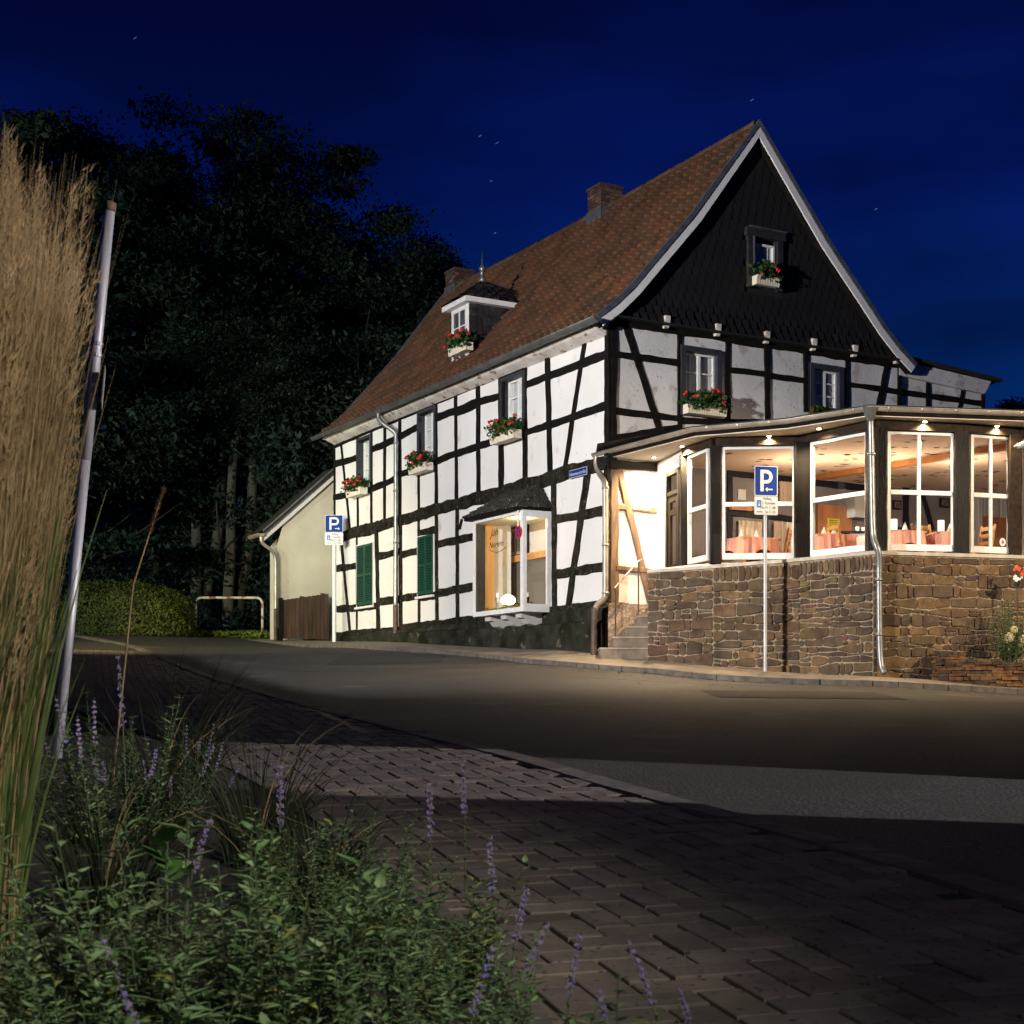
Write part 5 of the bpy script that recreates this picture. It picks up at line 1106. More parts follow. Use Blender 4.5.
# ------------------------------------------------------------------ parking signs
def psign(x, y0, y1, yb, Y, wpx, split, rz, lab, arrow, prad, mtp, grp='parking signs'):
    k = Y/F_; X_ = (x-512)*k; zb = (712-yb)*k; M_ = T(X_, Y, zb, rz); t_ = thing('parking_sign', lab, 'sign', M_, grp); hh = (yb-y0)*k; h1 = (yb-y1)*k; hs = (yb-split)*k; w = wpx*k/2/abs(math.cos(rz))
    m = MB(); m.tube([(0, prad+.006, -.3), (0, prad+.006, hh-.03)], prad, 12); m.build('pole', mtp, t_, M_)
    def rr_(w, z0, z1, r, o): 
        P = []
        for cx, cz, a0 in ((w-r, z1-r, 0), (-w+r, z1-r, 90), (-w+r, z0+r, 180), (w-r, z0+r, 270)):
            for a in (0, 30, 60, 90): P.append((cx+r*math.cos(R(a0+a)), o, cz+r*math.sin(R(a0+a))))
        return P
    m = MB(); m.prism(rr_(w, hs, hh, .02, -.004), (0, .004, 0)); pl = m.build('parking_plate', SIGNW, t_, M_)
    m = MB(); m.prism(rr_(w-.012, hs+.012, hh-.012, .02, -.006), (0, .0015, 0)); m.build('blue_field', BLUES, pl, M_)
    H_ = hh-hs; pm = H_*.82
    def putt(body, size, cx, cz, mt, par, shear=0, ext=.0008, sx=1): 
        m = MB(); m.addmesh(text_mesh(body, size, shear=shear, ext=ext), Matrix.Translation((cx, -.0075, cz)) @ Matrix.Rotation(R(90), 4, 'X') @ Matrix.Diagonal((sx, 1, 1, 1))); return m
    # letter P drawn as a bold stroke outline
    m = MB(); cx0 = -w*.50; zb_ = hs+H_*.15; zt_ = hs+H_*.87; sw = H_*.115; wb_ = w*1.06
    m.box(cx0, cx0+sw, -.0085, -.0065, zb_, zt_)
    ro = (zt_-(zb_+H_*.26))/2; cz = zt_-ro; cxr = cx0+wb_-ro
    N = 14; O = [(cx0+sw-.001, zt_)]+[(cxr+ro*math.cos(a), cz+ro*math.sin(a)) for a in np.linspace(math.pi/2, -math.pi/2, N)]+[(cx0+sw-.001, cz-ro)]
    In = [(cx0+sw-.001, zt_-sw)]+[(cxr+(ro-sw)*math.cos(a), cz+(ro-sw)*math.sin(a)) for a in np.linspace(math.pi/2, -math.pi/2, N)]+[(cx0+sw-.001, cz-ro+sw)]
    for i in range(len(O)-1): m.poly([(O[i][0], -.0085, O[i][1]), (O[i+1][0], -.0085, O[i+1][1]), (In[i+1][0], -.0085, In[i+1][1]), (In[i][0], -.0085, In[i][1])])
    m.build('letter', SIGNW, pl, M_)
    m = MB(); ax0, ax1 = w*.10, w*.55; az_ = hs+H_*.22; s_ = arrow; th = H_*.022
    tip = ax0-w*.18 if s_ < 0 else ax1+w*.1; hb = ax0 if s_ < 0 else ax1-w*.08
    m.box(min(hb, ax0 if s_ > 0 else ax1), max(hb, ax0 if s_ > 0 else ax1), -.0085, -.007, az_-th, az_+th)
    m.prism([(tip, -.0085, az_), (hb, -.0085, az_+H_*.08), (hb+(.01 if s_ < 0 else -.01), -.0085, az_), (hb, -.0085, az_-H_*.08)], (0, .001, 0)); m.build('arrow', SIGNW, pl, M_)
    m = MB(); m.prism(rr_(w+.004, h1, hs-.006, .02, -.004), (0, .004, 0)); ip = m.build('info_plate', SIGNG, t_, M_); m = MB(); m.prism(rr_(w-.012, h1+.014, hs-.02, .015, -.006), (0, .001, 0)); m.build('info_field', SIGNW, ip, M_)
    Hi = hs-h1; m = MB()
    for body, fx, fz, sz in (('Anfang', .10, .80, .17), ('2 Stunden', .22, .56, .18), ('Mo-Fr 7-18h', .18, .32, .165), ('Sa 7-13h', .38, .10, .165), ('werkt.', -.55, .12, .13)):
        m.addmesh(text_mesh(body, Hi*sz*1.25), Matrix.Translation((w*fx, -.0075, h1+Hi*fz)) @ Matrix.Rotation(R(90), 4, 'X') @ Matrix.Diagonal((.82, 1, 1, 1)))
    m.build('lettering', INK, ip, M_)
    m = MB(); m.box(-w*.80, -w*.42, -.008, -.007, h1+Hi*.38, h1+Hi*.78); m.build('disc_symbol', mat('disc_blue', (.01, .16, .5), rough=.4), ip, M_)
    m = MB(); m.box(-w*.68, -w*.54, -.0095, -.0085, h1+Hi*.48, h1+Hi*.54); m.box(-w*.63, -w*.59, -.0095, -.0085, h1+Hi*.54, h1+Hi*.68); m.build('disc_mark', SIGNW, ip, M_)
    m = MB()
    for z in (hh-.03, hs+.02, h1+.03): m.tube([(0, prad+.006, z-.012), (0, prad+.006, z+.012)], prad+.004, 12)
    m.build('clamp', ZINC, t_, M_)
psign(766, 466, 515, 672, 24.25, 24, 496, R(12), 'blue parking sign with left arrow on a grey pole before the stone wall', -1, .030, GALV)
psign(334, 515, 545, 641, 37.0, 18, 532.5, 0, 'blue parking sign with right arrow on a pale pole at the far house corner', 1, .05, WHITE)

# ------------------------------------------------------------------ flower boxes (built once, copied)
def flowerbox(lx, seed):
    r_ = random.Random(seed); B = thing('flower_box', 'x', 'flower box', I4, 'geranium boxes on the house')
    m = MB(); h = .17; d = .09
    m.prism([(-lx/2, -d, 0), (lx/2, -d, 0), (lx/2+.01, -d-.02, h), (-lx/2-.01, -d-.02, h)], (0, .004, 0)); m.prism([(-lx/2, d, 0), (lx/2, d, 0), (lx/2, d, h), (-lx/2, d, h)], (0, -.004, 0)); m.box(-lx/2, lx/2, -d, d, -.002, .004)
    m.prism([(-lx/2, -d, 0), (-lx/2, d, 0), (-lx/2, d, h), (-lx/2-.01, -d-.02, h)], (.004, 0, 0)); m.prism([(lx/2, -d, 0), (lx/2, d, 0), (lx/2, d, h), (lx/2+.01, -d-.02, h)], (-.004, 0, 0))
    n = int(lx/.055)
    for i in range(n+1):
        x = -lx/2+lx*i/n; m.prism([(x-.014, -d-.004, .0), (x+.014, -d-.004, 0), (x+.014, -d-.026, h-.02), (x, -d-.028, h), (x-.014, -d-.026, h-.02)], (0, .006, 0))
    m.build('box', CREAM, B); m = MB()
    for i in range(int(620*lx)):
        x = r_.gauss(0, lx*.30); x = max(-lx*.62, min(lx*.62, x)); y = r_.uniform(-.20, .12); z = h+r_.uniform(-.10, .22)*(1 if y < -.1 else 1)+(.05 if abs(x) < lx*.3 else 0)
        if y > -.1 and z < h: z = h+.03
        rr2 = r_.uniform(.025, .045); nx, ny, nz = r_.gauss(0, .5), r_.gauss(-.6, .5), r_.gauss(.5, .5); nv = Vector((nx, ny, nz)).normalized(); t1 = nv.orthogonal().normalized(); t2 = nv.cross(t1); c = r_.uniform(.5, 1.5)
        m.poly([Vector((x, y, z))+rr2*(math.cos(a)*t1+math.sin(a)*t2)*(1 if k % 2 else .85) for k, a in enumerate(np.linspace(0, 6.28, 8)[:-1])], c)
    m.build('foliage', LEAFG, B, smooth=False); m = MB()
    for i in range(int(11*lx)+2):
        x = r_.uniform(-lx*.58, lx*.58); y = r_.uniform(-.26, -.02); z = h+r_.uniform(.02, .27); c = r_.uniform(.6, 1.3)
        for k in range(9): m.ball((x+r_.gauss(0, .020), y+r_.gauss(0, .016), z+r_.gauss(0, .016)), r_.uniform(.013, .022), c*r_.uniform(.7, 1.2), 6, 4)
    m.build('blossoms', REDF, B, smooth=True); return B
fbp = {}
def putbox(lx, seed, M_, lab):
    key = (lx, seed)
    if key not in fbp: fbp[key] = flowerbox(lx, seed); o = fbp[key]
    else: o = dup(fbp[key])
    o.matrix_world = M_; o['label'] = lab
RZF = R(-90)
def onF(xc, yb, lx, seed, lab, w=-.20):
    p = L(xc, yb, w=w); putbox(lx, seed, H @ T(w+.0, p[1], p[2], RZF), lab)
onF(357, 496, .85, 1, 'cream flower box of red geraniums below the leftmost upper window'); onF(421, 472.5, .85, 2, 'cream flower box of red geraniums below the middle upper window of the street front'); onF(506, 441.5, .95, 6, 'cream flower box of red geraniums above the shop bay roof')
a = L(461, 353.5, w=.30); putbox(.8, 3, H @ T(.30, a[1], a[2], RZF), 'cream flower box of red geraniums under the roof dormer window')
def onGb(xc, yb, lx, seed, lab, o=-.16): p = L(xc, yb, u=o); putbox(lx, seed, H @ T(p[0], o, p[2], 0), lab)
onGb(704.5, 415.5, .85, 7, 'cream flower box of red geraniums below the large gable window'); onGb(765, 286.5, .52, 4, 'small flower box of geraniums in the attic window of the slate gable'); onGb(820, 429.5, .55, 5, 'flower box almost hidden by the conservatory roof, only red tips showing')

# ------------------------------------------------------------------ barrier, hedge, metal pole, planter
Y = 39.2; a = pt(196, 637.5, Y); c = pt(262.5, 637.5, Y); M_ = T((a[0]+c[0])/2, Y, a[2]); br = thing('hoop_barrier', 'white rusty tubular hoop barrier standing at the road edge before the trees', 'barrier', M_)
hw = (c[0]-a[0])/2; m = MB(); hh = 1.04; pts = [(-hw, 0, -.2), (-hw, 0, hh-.16)]+[(-hw+.16-.16*math.cos(t), 0, hh-.16+.16*math.sin(t)) for t in np.linspace(.2, 1.57, 6)]; pts += [(-x, y, z) for x, y, z in pts[::-1]]; m.tube(pts, .034, 12); m.build('tube', RUSTW, br, M_, smooth=True)
m = MB(); m.tube([(hw*.55, 0, hh-.02+.018), (hw*.55+.12, 0, hh-.002)], .037, 12); m.build('joint_sleeve', RUSTW, br, M_)
def leafcloud(m, n, fn, size, r_, flat=0):
    for i in range(n):
        p, nv, c = fn(); nv = Vector(nv).normalized(); t1 = nv.orthogonal().normalized(); t1.rotate(Matrix.Rotation(r_.uniform(0, 6.3), 3, nv)); t2 = nv.cross(t1); s = size*r_.uniform(.6, 1.3); P = Vector(p)
        m.poly([P-t1*s, P+t2*s*.45-nv*s*.1, P+t1*s, P-t2*s*.45-nv*s*.1], c)
hx0, hx1 = pt(55, 0, 37)[0], pt(186, 0, 37)[0]; hz = gz(-9.5, 37)
r_ = random.Random(4)
M_ = T((hx0+hx1)/2, 37.6, hz); hg = thing('clipped_hedge', 'low rounded clipped yellow-green hedge at the left road edge', 'hedge', M_)
HL = (hx1-hx0)/2
def hed():
    while True:
        x = r_.uniform(-1, 1); y = r_.uniform(-1, 1); z = r_.uniform(0, 1); e_ = abs(x)**4+abs(y)**3+z**4
        if .80 < e_ < 1.02: break
    b_ = 1+.03*math.sin(x*9)+.03*math.sin(y*7+z*5)+(r_.random()**12)*.09
    p = (x*HL*b_, y*.9*b_, z*1.32*b_*(1-.10*max(0, x))); return p, (x**3+r_.gauss(0, .5), y**3+r_.gauss(0, .5), z**3+r_.gauss(0, .4)), r_.uniform(.5, 1.4)
m = MB(); leafcloud(m, 14000, hed, .04, r_); m.build('foliage', LEAFH, hg, M_)
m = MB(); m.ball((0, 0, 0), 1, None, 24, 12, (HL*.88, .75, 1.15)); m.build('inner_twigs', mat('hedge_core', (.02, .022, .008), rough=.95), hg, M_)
# leaning metal pole
tp = pt(110, 203, 10); bt = pt(66.5, 655, 10); dv = np.array(tp)-np.array(bt); t_ = (gz(bt[0]-.1, 10)-.05-bt[2])/dv[2]; bs_ = np.array(bt)+dv*t_
M_ = T(*bs_); mp_ = thing('leaning_metal_pole', 'tall leaning galvanised metal pole with clamps behind the tall grass', 'pole', M_)
D = np.array(tp)-bs_; ln = np.linalg.norm(D); Dn = D/ln
m = MB(); m.tube([bs_, bs_+D*.55], .036, 16); m.tube([bs_+D*.55, bs_+D*.995], .038, 16); m.build('tube', GALV, mp_, smooth=True)
m = MB(); m.tube([bs_+D*.985, bs_+D*1.0, bs_+D*1.003], [.043, .043, .02], 16); m.build('cap', TIMB, mp_, smooth=True)
for y in (344, 355, 386, 396):
    f = (712-y)/F_*10; q = bs_+D*((f-bs_[2])/D[2]); m = MB(); m.tube([q-Dn*.012, q+Dn*.012], .045, 16); m.box(q[0]-.085, q[0]-.035, q[1]-.02, q[1]+.02, q[2]-.012, q[2]+.012); m.build('clamp', ZINC, mp_)
f = (712-372)/F_*10; q = bs_+D*((f-bs_[2])/D[2])+np.array([.075, 0, 0]); q0 = q-Dn*.25
m = MB(); m.hexa([(*(q0+np.array([dx-.275*dy, dy, 0])),) for dx, dy in ((-.004, -.20), (.004, -.20), (.004, .10), (-.004, .10))]+[(*(q+np.array([dx-.275*dy, dy, 0])),) for dx, dy in ((-.004, -.20), (.004, -.20), (.004, .10), (-.004, .10))]); m.build('edge_on_plate', SIGNG, mp_)
m = MB(); m.tube([q0+Dn*.06, q0+Dn*.06-np.array([.07, 0, 0])], .012, 8); m.tube([q-Dn*.06, q-Dn*.06-np.array([.07, 0, 0])], .012, 8); m.build('bracket', ZINC, mp_)
# dry-stone planter
a = pt(941, 684, 22.9); M_ = T(6.9, 23.0, .45); plt = thing('stone_planter', 'curved dry-stone planter of rusty brown slabs at the foot of the rubble wall', 'planter', M_)
path = [(6.62, 23.55), (6.60, 23.2), (6.70, 22.95), (7.0, 22.83), (7.6, 22.80), (8.4, 22.95), (9.2, 23.2)]; pr = resamp(smoothp(path, 2), .02); r_ = random.Random(8)
m = MB(); st = MB()
def hgt(i): q = i/len(pr); return float(np.interp(q, [0, .12, .3, .55, 1], [.98, .96, .82, .80, .80]))
ztop = hgt; 
z = .28
while z < 1.0:
    h = r_.choice((.03, .045, .06, .05)); i = 0
    while i < len(pr)-2:
        L_ = r_.randrange(5, 18); j = min(i+L_, len(pr)-2); zt_i = hgt((i+j)//2)
        if z+h < zt_i:
            c = r_.choice([(.28, .13, .05), (.20, .10, .05), (.12, .075, .045), (.24, .15, .07), (.10, .07, .05), (.33, .17, .06)]); v_ = r_.uniform(.7, 1.3); c = tuple(x*v_ for x in c); o = r_.uniform(0, .04); tl_ = r_.uniform(-.012, .012)
            p, q = pr[i], pr[j]; t = (q-p)/np.linalg.norm(q-p); nr = np.array([t[1], -t[0]]); r4 = [p+nr*o+t*.004, q+nr*(o+r_.uniform(-.01, .01))-t*.004, q-nr*.16, p-nr*.16]
            st.hexa([(*r4[0], z+.003), (*r4[1], z+.003+tl_), (*r4[2], z+.003+tl_), (*r4[3], z+.003), (*r4[0], z+h-.003), (*r4[1], z+h-.003+tl_), (*r4[2], z+h-.003+tl_), (*r4[3], z+h-.003)], c)
        i = j
    z += h
st.build('stone_slabs', TERRA, plt)
m = MB(); m.prism([(p[0], p[1], .3) for p in offs(smoothp(path, 1), .06)]+[(9.2, 24.4, .3), (6.75, 23.8, .3)], (0, 0, .46)); m.build('soil', mat('bark_mulch', (.12, .06, .035), (.05, .028, .018), scale=20, rough=.95, bump=1, bscale=40), plt)
def shrub(name, lab, cat, M_, n, rad, hgt_, size, mt, seed, cl=0, grp=None):
    r_ = random.Random(seed); t_ = thing(name, lab, cat, M_, grp); m = MB(); s = MB()
    for k in range(n):
        a = r_.uniform(0, 6.3); rr2 = rad*math.sqrt(r_.random()); h = hgt_*r_.uniform(.6, 1.05)*(1-.35*(rr2/rad)**2); tip = Vector((rr2*math.cos(a), rr2*math.sin(a), h)); b_ = Vector((.25*tip.x, .25*tip.y, 0)); pts = [b_.lerp(tip, t)+Vector((.1*rad*math.sin(t*3+k), .1*rad*math.cos(t*3+k), 0))*t for t in (0, .33, .66, 1)]; s.tube(pts, [.006, .005, .004, .002], 4)
        nl = int(h/size*3)
        for i in range(nl):
            t = .12+.88*i/nl; p = b_.lerp(tip, t)+Vector((.1*rad*math.sin(t*3+k), .1*rad*math.cos(t*3+k), 0))*t; an = i*2.4+k; dv = Vector((math.cos(an), math.sin(an), .55)).normalized(); sz = size*r_.uniform(.7, 1.3)*(1.1-.5*t); sd = dv.cross(Vector((0, 0, 1))).normalized(); c = r_.uniform(.6, 1.4); m.poly([p, p+dv*sz*.5+sd*sz*.28, p+dv*sz, p+dv*sz*.5-sd*sz*.28], c)
    m.build('foliage', mt, t_, M_); s.build('stem', STEMW, t_, M_); return t_
LEAFO = leafmat('olive_leaves', (.10, .15, .05), (.17, .21, .09), .25, 6)
shrub('leafy_shrub', 'upright silvery green shrub growing in the stone planter', 'shrub', T(7.72, 23.35, .74), 44, .36, 1.18, .06, LEAFO, 3)
hy = shrub('hydrangea', 'hydrangea with pale flower heads drooping in the planter at the right edge', 'plant', T(7.68, 22.98, .80), 16, .24, .42, .11, LEAFO, 5)
m = MB(); r_ = random.Random(2)
for cx_, cy_, cz_, s in ((-.12, -.18, .34, .075), (.10, -.20, .31, .07), (.2, -.1, .42, .07), (-.02, -.1, .46, .06)):
    for k in range(90):
        v = Vector((r_.gauss(0, 1), r_.gauss(0, 1), r_.gauss(0, 1))).normalized(); p = Vector((cx_, cy_, cz_))+v*s*r_.uniform(.8, 1.05); t1 = v.orthogonal().normalized(); t2 = v.cross(t1); q = .014; m.poly([p+t1*q, p+t2*q, p-t1*q, p-t2*q], r_.uniform(.7, 1.2))
m.build('flower_heads', leafmat('hydrangea_petals', (.62, .55, .30), (.72, .66, .48), .2), hy, T(7.68, 22.98, .80))
fz = shrub('hanging_flowers', 'orange and white flowers sticking out at the right edge under the sill', 'flowers', T(7.92, 23.5, 1.95), 8, .12, .30, .06, LEAFG, 9)
m = MB(); 
for (dx, dz, mt_) in ((-.02, .28, 0), (.05, .22, 0)):
    for k in range(10): m.ball((dx+r_.gauss(0, .025), -.06+r_.gauss(0, .02), dz+r_.gauss(0, .025)), .025, None, 6, 4)
m.build('orange_blossom', mat('orange_petals', (.80, .10, .02), rough=.6), fz, T(7.92, 23.5, 1.95)); m = MB()
for k in range(12): m.ball((-.03+r_.gauss(0, .035), -.08, .13+r_.gauss(0, .02)), .022, None, 6, 4)
m.build('white_blossom', CLOTHW, fz, T(7.92, 23.5, 1.95))
m = MB(); m.tube([(7.95, 23.62, .7), (7.93, 23.55, 1.2), (7.92, 23.5, 1.96)], .012, 6); m.build('stake', BARK, fz)

# ------------------------------------------------------------------ trees
def make_crown(seed, R0, Hc, nclump, nleaf, size):
    r_ = random.Random(seed); m = MB()
    for k in range(nclump):
        while True:
            x, y, z = r_.uniform(-1, 1), r_.uniform(-1, 1), r_.uniform(-1, 1); d = math.sqrt(x*x+y*y+z*z)
            if .35 < d < 1: break
        c = Vector((x*R0, y*R0, z*Hc)); cr = r_.uniform(.8, 1.5); cb = r_.uniform(.5, 1.5); ax = r_.uniform(.5, 1)
        for i in range(nleaf):
            v = Vector((max(-1.1, min(1.1, r_.gauss(0, .42))), max(-1.1, min(1.1, r_.gauss(0, .42))), max(-.6, min(.6, r_.gauss(0, .24*ax)))))*cr; p = c+v; nv = Vector((r_.gauss(0, .6), r_.gauss(0, .6), r_.gauss(.6, .5))).normalized(); t1 = nv.orthogonal().normalized(); t1.rotate(Matrix.Rotation(r_.uniform(0, 6.3), 3, nv)); t2 = nv.cross(t1); s = size*r_.uniform(.5, 1.3)
            m.poly([p-t1*s, p+t2*s*.4, p+t1*s, p-t2*s*.4], cb*r_.uniform(.6, 1.4))
    return m.mesh('crown', LEAFT)
crowns = [make_crown(21, 3.6, 4.2, 64, 420, .115), make_crown(22, 3.2, 5.2, 64, 420, .115), make_crown(23, 4.2, 3.6, 64, 420, .115)]
def make_trunk(seed, H0, lean, r0, top):
    r_ = random.Random(seed); m = MB(); pts = [Vector((lean*.9*(t**1.6)+.10*math.sin(t*5+seed), .1*math.sin(t*4), H0*t-.3)) for t in np.linspace(0, 1, 9)]; m.tube(pts, [r0*(1.15-.75*t) for t in np.linspace(0, 1, 9)], 9)
    for k in range(9):
        t = r_.uniform(.35, .95); b_ = pts[int(t*8)]; a = r_.uniform(0, 6.3); l_ = top*r_.uniform(.3, .75); e_ = b_+Vector((math.cos(a)*l_, math.sin(a)*l_, l_*r_.uniform(.7, 1.4))); m.tube([b_, b_.lerp(e_, .5)+Vector((0, 0, -.2)), e_], [r0*.35, r0*.22, r0*.06], 6)
    return m.mesh('trunk', BARK, smooth=True)
trunks = [make_trunk(1, 11, .2, .24, 5), make_trunk(2, 12, 1.6, .26, 5), make_trunk(3, 11, -.6, .22, 5)]
def tree(x, Y, ytop, cr, tk, lab, sc=None, zc=None, tilt=0, sx=1):
    """crown top at survey height ytop"""
    X_ = (x-512)/F_*Y; zb = gz(min(max(X_, -20), 0), min(Y, 46)) if Y < 60 else 2; ztop = (712-ytop)/F_*Y; Hh = (4.2, 5.2, 3.6)[cr]
    t_ = thing('deciduous_tree', lab, 'tree', T(X_, Y, zb, tilt), 'dark trees behind the road'); h = ztop-zb; s = sc or 1
    o = bpy.data.objects.new('crown', crowns[cr]); COL.objects.link(o); o.parent = t_; o.location = (0, 0, h-Hh*s*1.05); o.scale = (s*sx, s, s); o.rotation_euler = (0, 0, x*.37)
    o = bpy.data.objects.new('trunk', trunks[tk]); COL.objects.link(o); o.parent = t_; o.scale = (1, 1, (h-Hh*s*.8)/11)
    return t_
TR = [(5, 44, 90, 1, 1, 'tallest dark tree at the left picture edge behind the tall grass', 1.15), (75, 48, 132, 2, 0, 'broad dark tree whose crown tops out just right of the left edge', 1.0), (118, 50, 130, 0, 2, 'dark tree rising behind the top of the leaning pole', 1.0), (205, 52, 106, 0, 1, 'feathery dark tree right of the pole with a high rounded top', 1.1),
      (250, 49, 182, 1, 0, 'dark tree filling the gap below two higher crowns', 1.0), (312, 54, 124, 1, 2, 'high dark tree with a ragged top left of centre', 1.12), (352, 51, 212, 0, 1, 'dark tree sloping down towards the house roof', .9), (398, 57, 236, 2, 0, 'dark tree showing just above the house roof behind the dormer', .85), (432, 60, 268, 1, 1, 'small dark tree next to the farther chimney', .8),
      (150, 46, 250, 2, 2, 'lower dark tree in front, right of the leaning pole', 1.0), (225, 45, 300, 0, 0, 'lower dark tree above the group of pale trunks', 1.0), (300, 46, 320, 1, 0, 'dark tree standing behind the cream annex', 1.0), (20, 42, 260, 2, 1, 'lower dark tree behind the tall grass at the left edge', 1.1), (90, 43, 370, 0, 2, 'low dark tree above the clipped hedge', .9), (355, 48, 330, 2, 0, 'dark tree directly behind the left roof verge', .9)]
for a_ in TR: tree(*a_[:5], a_[5], a_[6], sx=1, tilt=a_[0]*.9)
tree(952, 82, 418, 2, 0, 'x', .75)['label'] = 'low tree hidden behind the conservatory roof'
bpy.data.objects['deciduous_tree.015']['group'] = 'far trees at right'
tree(1012, 80, 400, 2, 1, 'distant dark treetop above the conservatory roof at the right edge', .8)
# pale trunks group, clearly visible
def trunk_tree(px_pts, Y, r, lab):
    a = px_pts[0]; A = pt(a[0], a[1], Y); zb = gz(A[0], min(Y, 46)); M_ = T(A[0], Y, zb); t_ = thing('slim_tree', lab, 'tree', M_, 'slim pale trunks behind the barrier'); P = [(A[0], Y, zb-.2)]+[pt(x, y, Y) for x, y in px_pts]; P = smoothp(P, 1); m = MB(); m.tube(P, [r*(1.2-.5*i/len(P)) for i in range(len(P))], 9); m.build('trunk', mat_slim, t_, smooth=True)
    e_ = P[-1]; o = bpy.data.objects.new('crown', crowns[int(a[0]) % 3]); COL.objects.link(o); o.parent = t_; o.location = (e_[0]-A[0], 0, e_[2]-zb+.6); o.scale = (.5, .5, .42)
mat_slim = mat('pale_bark', (.14, .12, .095), (.08, .07, .055), scale=4, rough=.95, bump=.8, bscale=14, stretch=(1, 1, .25))
trunk_tree([(196, 600), (197, 560), (196, 500), (199, 450), (208, 408)], 43.5, .16, 'slim pale trunk, leftmost of the four behind the hoop barrier')
trunk_tree([(205, 600), (210, 570), (218, 540), (221, 500), (224, 440), (222, 400)], 43.8, .17, 'slim pale trunk leaning right, second of the four behind the barrier')
trunk_tree([(228, 600), (231, 560), (231, 500), (234, 450), (242, 408)], 43.4, .16, 'slim pale straight trunk, third of the four behind the barrier')
trunk_tree([(238, 600), (245, 570), (250, 540), (252, 500), (254, 440), (262, 410)], 43.9, .17, 'slim pale trunk with a bend, rightmost of the four behind the barrier')
# dark undergrowth
r_ = random.Random(6); m = MB()
def ug_():
    x = r_.uniform(-19, -4.3); y = r_.uniform(41.5, 45.5); z = 1.8+r_.random()**1.3*(1.6+.7*math.sin(x*1.7)+.4*math.sin(x*4.1)); return (x, y, z), (r_.gauss(0, .6), r_.gauss(-.5, .6), r_.gauss(.5, .5)), r_.uniform(.4, 1.1)
leafcloud(m, 16000, ug_, .09, r_); tag(m.build('undergrowth', LEAFT), 'dark bushes forming the undergrowth below the trees', 'undergrowth', kind='stuff')
m = MB()
def vg_(): 
    x = r_.uniform(-9.3, -5.6); y = r_.uniform(38.6, 40.6); return (x, y, gz(x, y)+r_.uniform(0, .14)), (r_.gauss(0, 1), r_.gauss(0, 1), .15), r_.uniform(.6, 1.4)
leafcloud(m, 5000, vg_, .05, r_); tag(m.build('verge_grass', leafmat('verge_grass', (.10, .17, .02), (.16, .22, .04))), 'bright short grass along the far road edge', 'grass', kind='stuff')

# ------------------------------------------------------------------ FOREGROUND PLANTS
def blade(m, b_, dirv, ln, w, bend, r_, c, seg=5, taper=True):
    """curved ribbon"""
    dv = Vector(dirv).normalized(); up_ = Vector((0, 0, 1)); pts = []; sd = Vector((-dv.y, dv.x, 0)); sd = sd.normalized() if sd.length > 1e-4 else Vector((1, 0, 0))
    a = r_.uniform(0, 6.3); sd = (sd*math.cos(a*.3)+dv*math.sin(a*.3)); n0 = len(m.v)
    for i in range(seg+1):
        t = i/seg; th = bend*t*t; hor = ln*t*math.sin(bend*t*.6+.03); ver = ln*t*math.cos(bend*t*.75); p = Vector(b_)+Vector((dv.x*hor, dv.y*hor, ver)); ww = w*(1-t**2*.9 if taper else 1); m.v.append(tuple(p-sd*ww/2)); m.v.append(tuple(p+sd*ww/2))
    for i in range(seg): m.f.append((n0+2*i, n0+2*i+1, n0+2*i+3, n0+2*i+2)); m.c.append(c)
def tall_grass(M_, seed, lab, n=2600, hgt_=2.0, rad=.30, npl=300, upr=1.0):
    r_ = random.Random(seed); t_ = thing('ornamental_grass', lab, 'grass', M_, 'tall ornamental grasses at the left'); dry = MB(); gr = MB(); pm = MB()
    for i in range(n):
        a = r_.uniform(0, 6.3); q = rad*math.sqrt(r_.random()); b_ = (q*math.cos(a), q*math.sin(a), r_.uniform(-.03, .05)); d = (math.cos(a+r_.gauss(0, .5)), math.sin(a+r_.gauss(0, .5)), 0); h = hgt_*r_.uniform(.45, 1.0); be = (r_.uniform(.02, .13)+.22*(r_.random()**4))*upr
        if r_.random() < .22: blade(gr, b_, d, h*.62, r_.uniform(.005, .010), be*1.6, r_, r_.uniform(.5, 1.3), 6)
        else: blade(dry, b_, d, h, r_.uniform(.0015, .0045), be, r_, r_.uniform(.5, 1.25), 7)
    for i in range(npl):
        a = r_.uniform(0, 6.3); d = Vector((math.cos(a), math.sin(a), 0)); q = rad*math.sqrt(r_.random())*1.0; lean = (r_.uniform(.0, .13)+.1*r_.random()**3)*upr; h = hgt_*r_.uniform(.55, 1.03); top = Vector((d.x*(q+h*math.sin(lean)), d.y*(q+h*math.sin(lean)), h*math.cos(lean))); b_ = Vector((d.x*q, d.y*q, 0)); dry.tube([b_, b_.lerp(top, .6), top], [.0022, .0018, .001], 3, r_.uniform(.7, 1.1), cap=False)
        ax = (top-b_).normalized(); pl_ = .30*r_.uniform(.7, 1.2)
        for k in range(85):
            t = r_.random(); p = top-ax*pl_*(1-t)+Vector((r_.gauss(0, .010), r_.gauss(0, .010), 0)); dd = (ax+Vector((r_.gauss(0, .35), r_.gauss(0, .35), r_.gauss(0, .2)))+d*.25).normalized(); s = .055*r_.uniform(.5, 1.2)*(1.15-.6*t); sd = dd.orthogonal().normalized()*.0011; pm.poly([p-sd, p+sd, p+dd*s], r_.uniform(.6, 1.3))
    dry.build('dry_blades', GRST, t_, M_); gr.build('green_blades', GRSG, t_, M_); pm.build('plumes', PLUME, t_, M_); return t_
tall_grass(T(-1.355, 3.7, gz(-1.2, 3.7)+.05), 31, 'tall tan ornamental grass nearest the leaning pole', 6400, 2.08, .13, 380, .66)
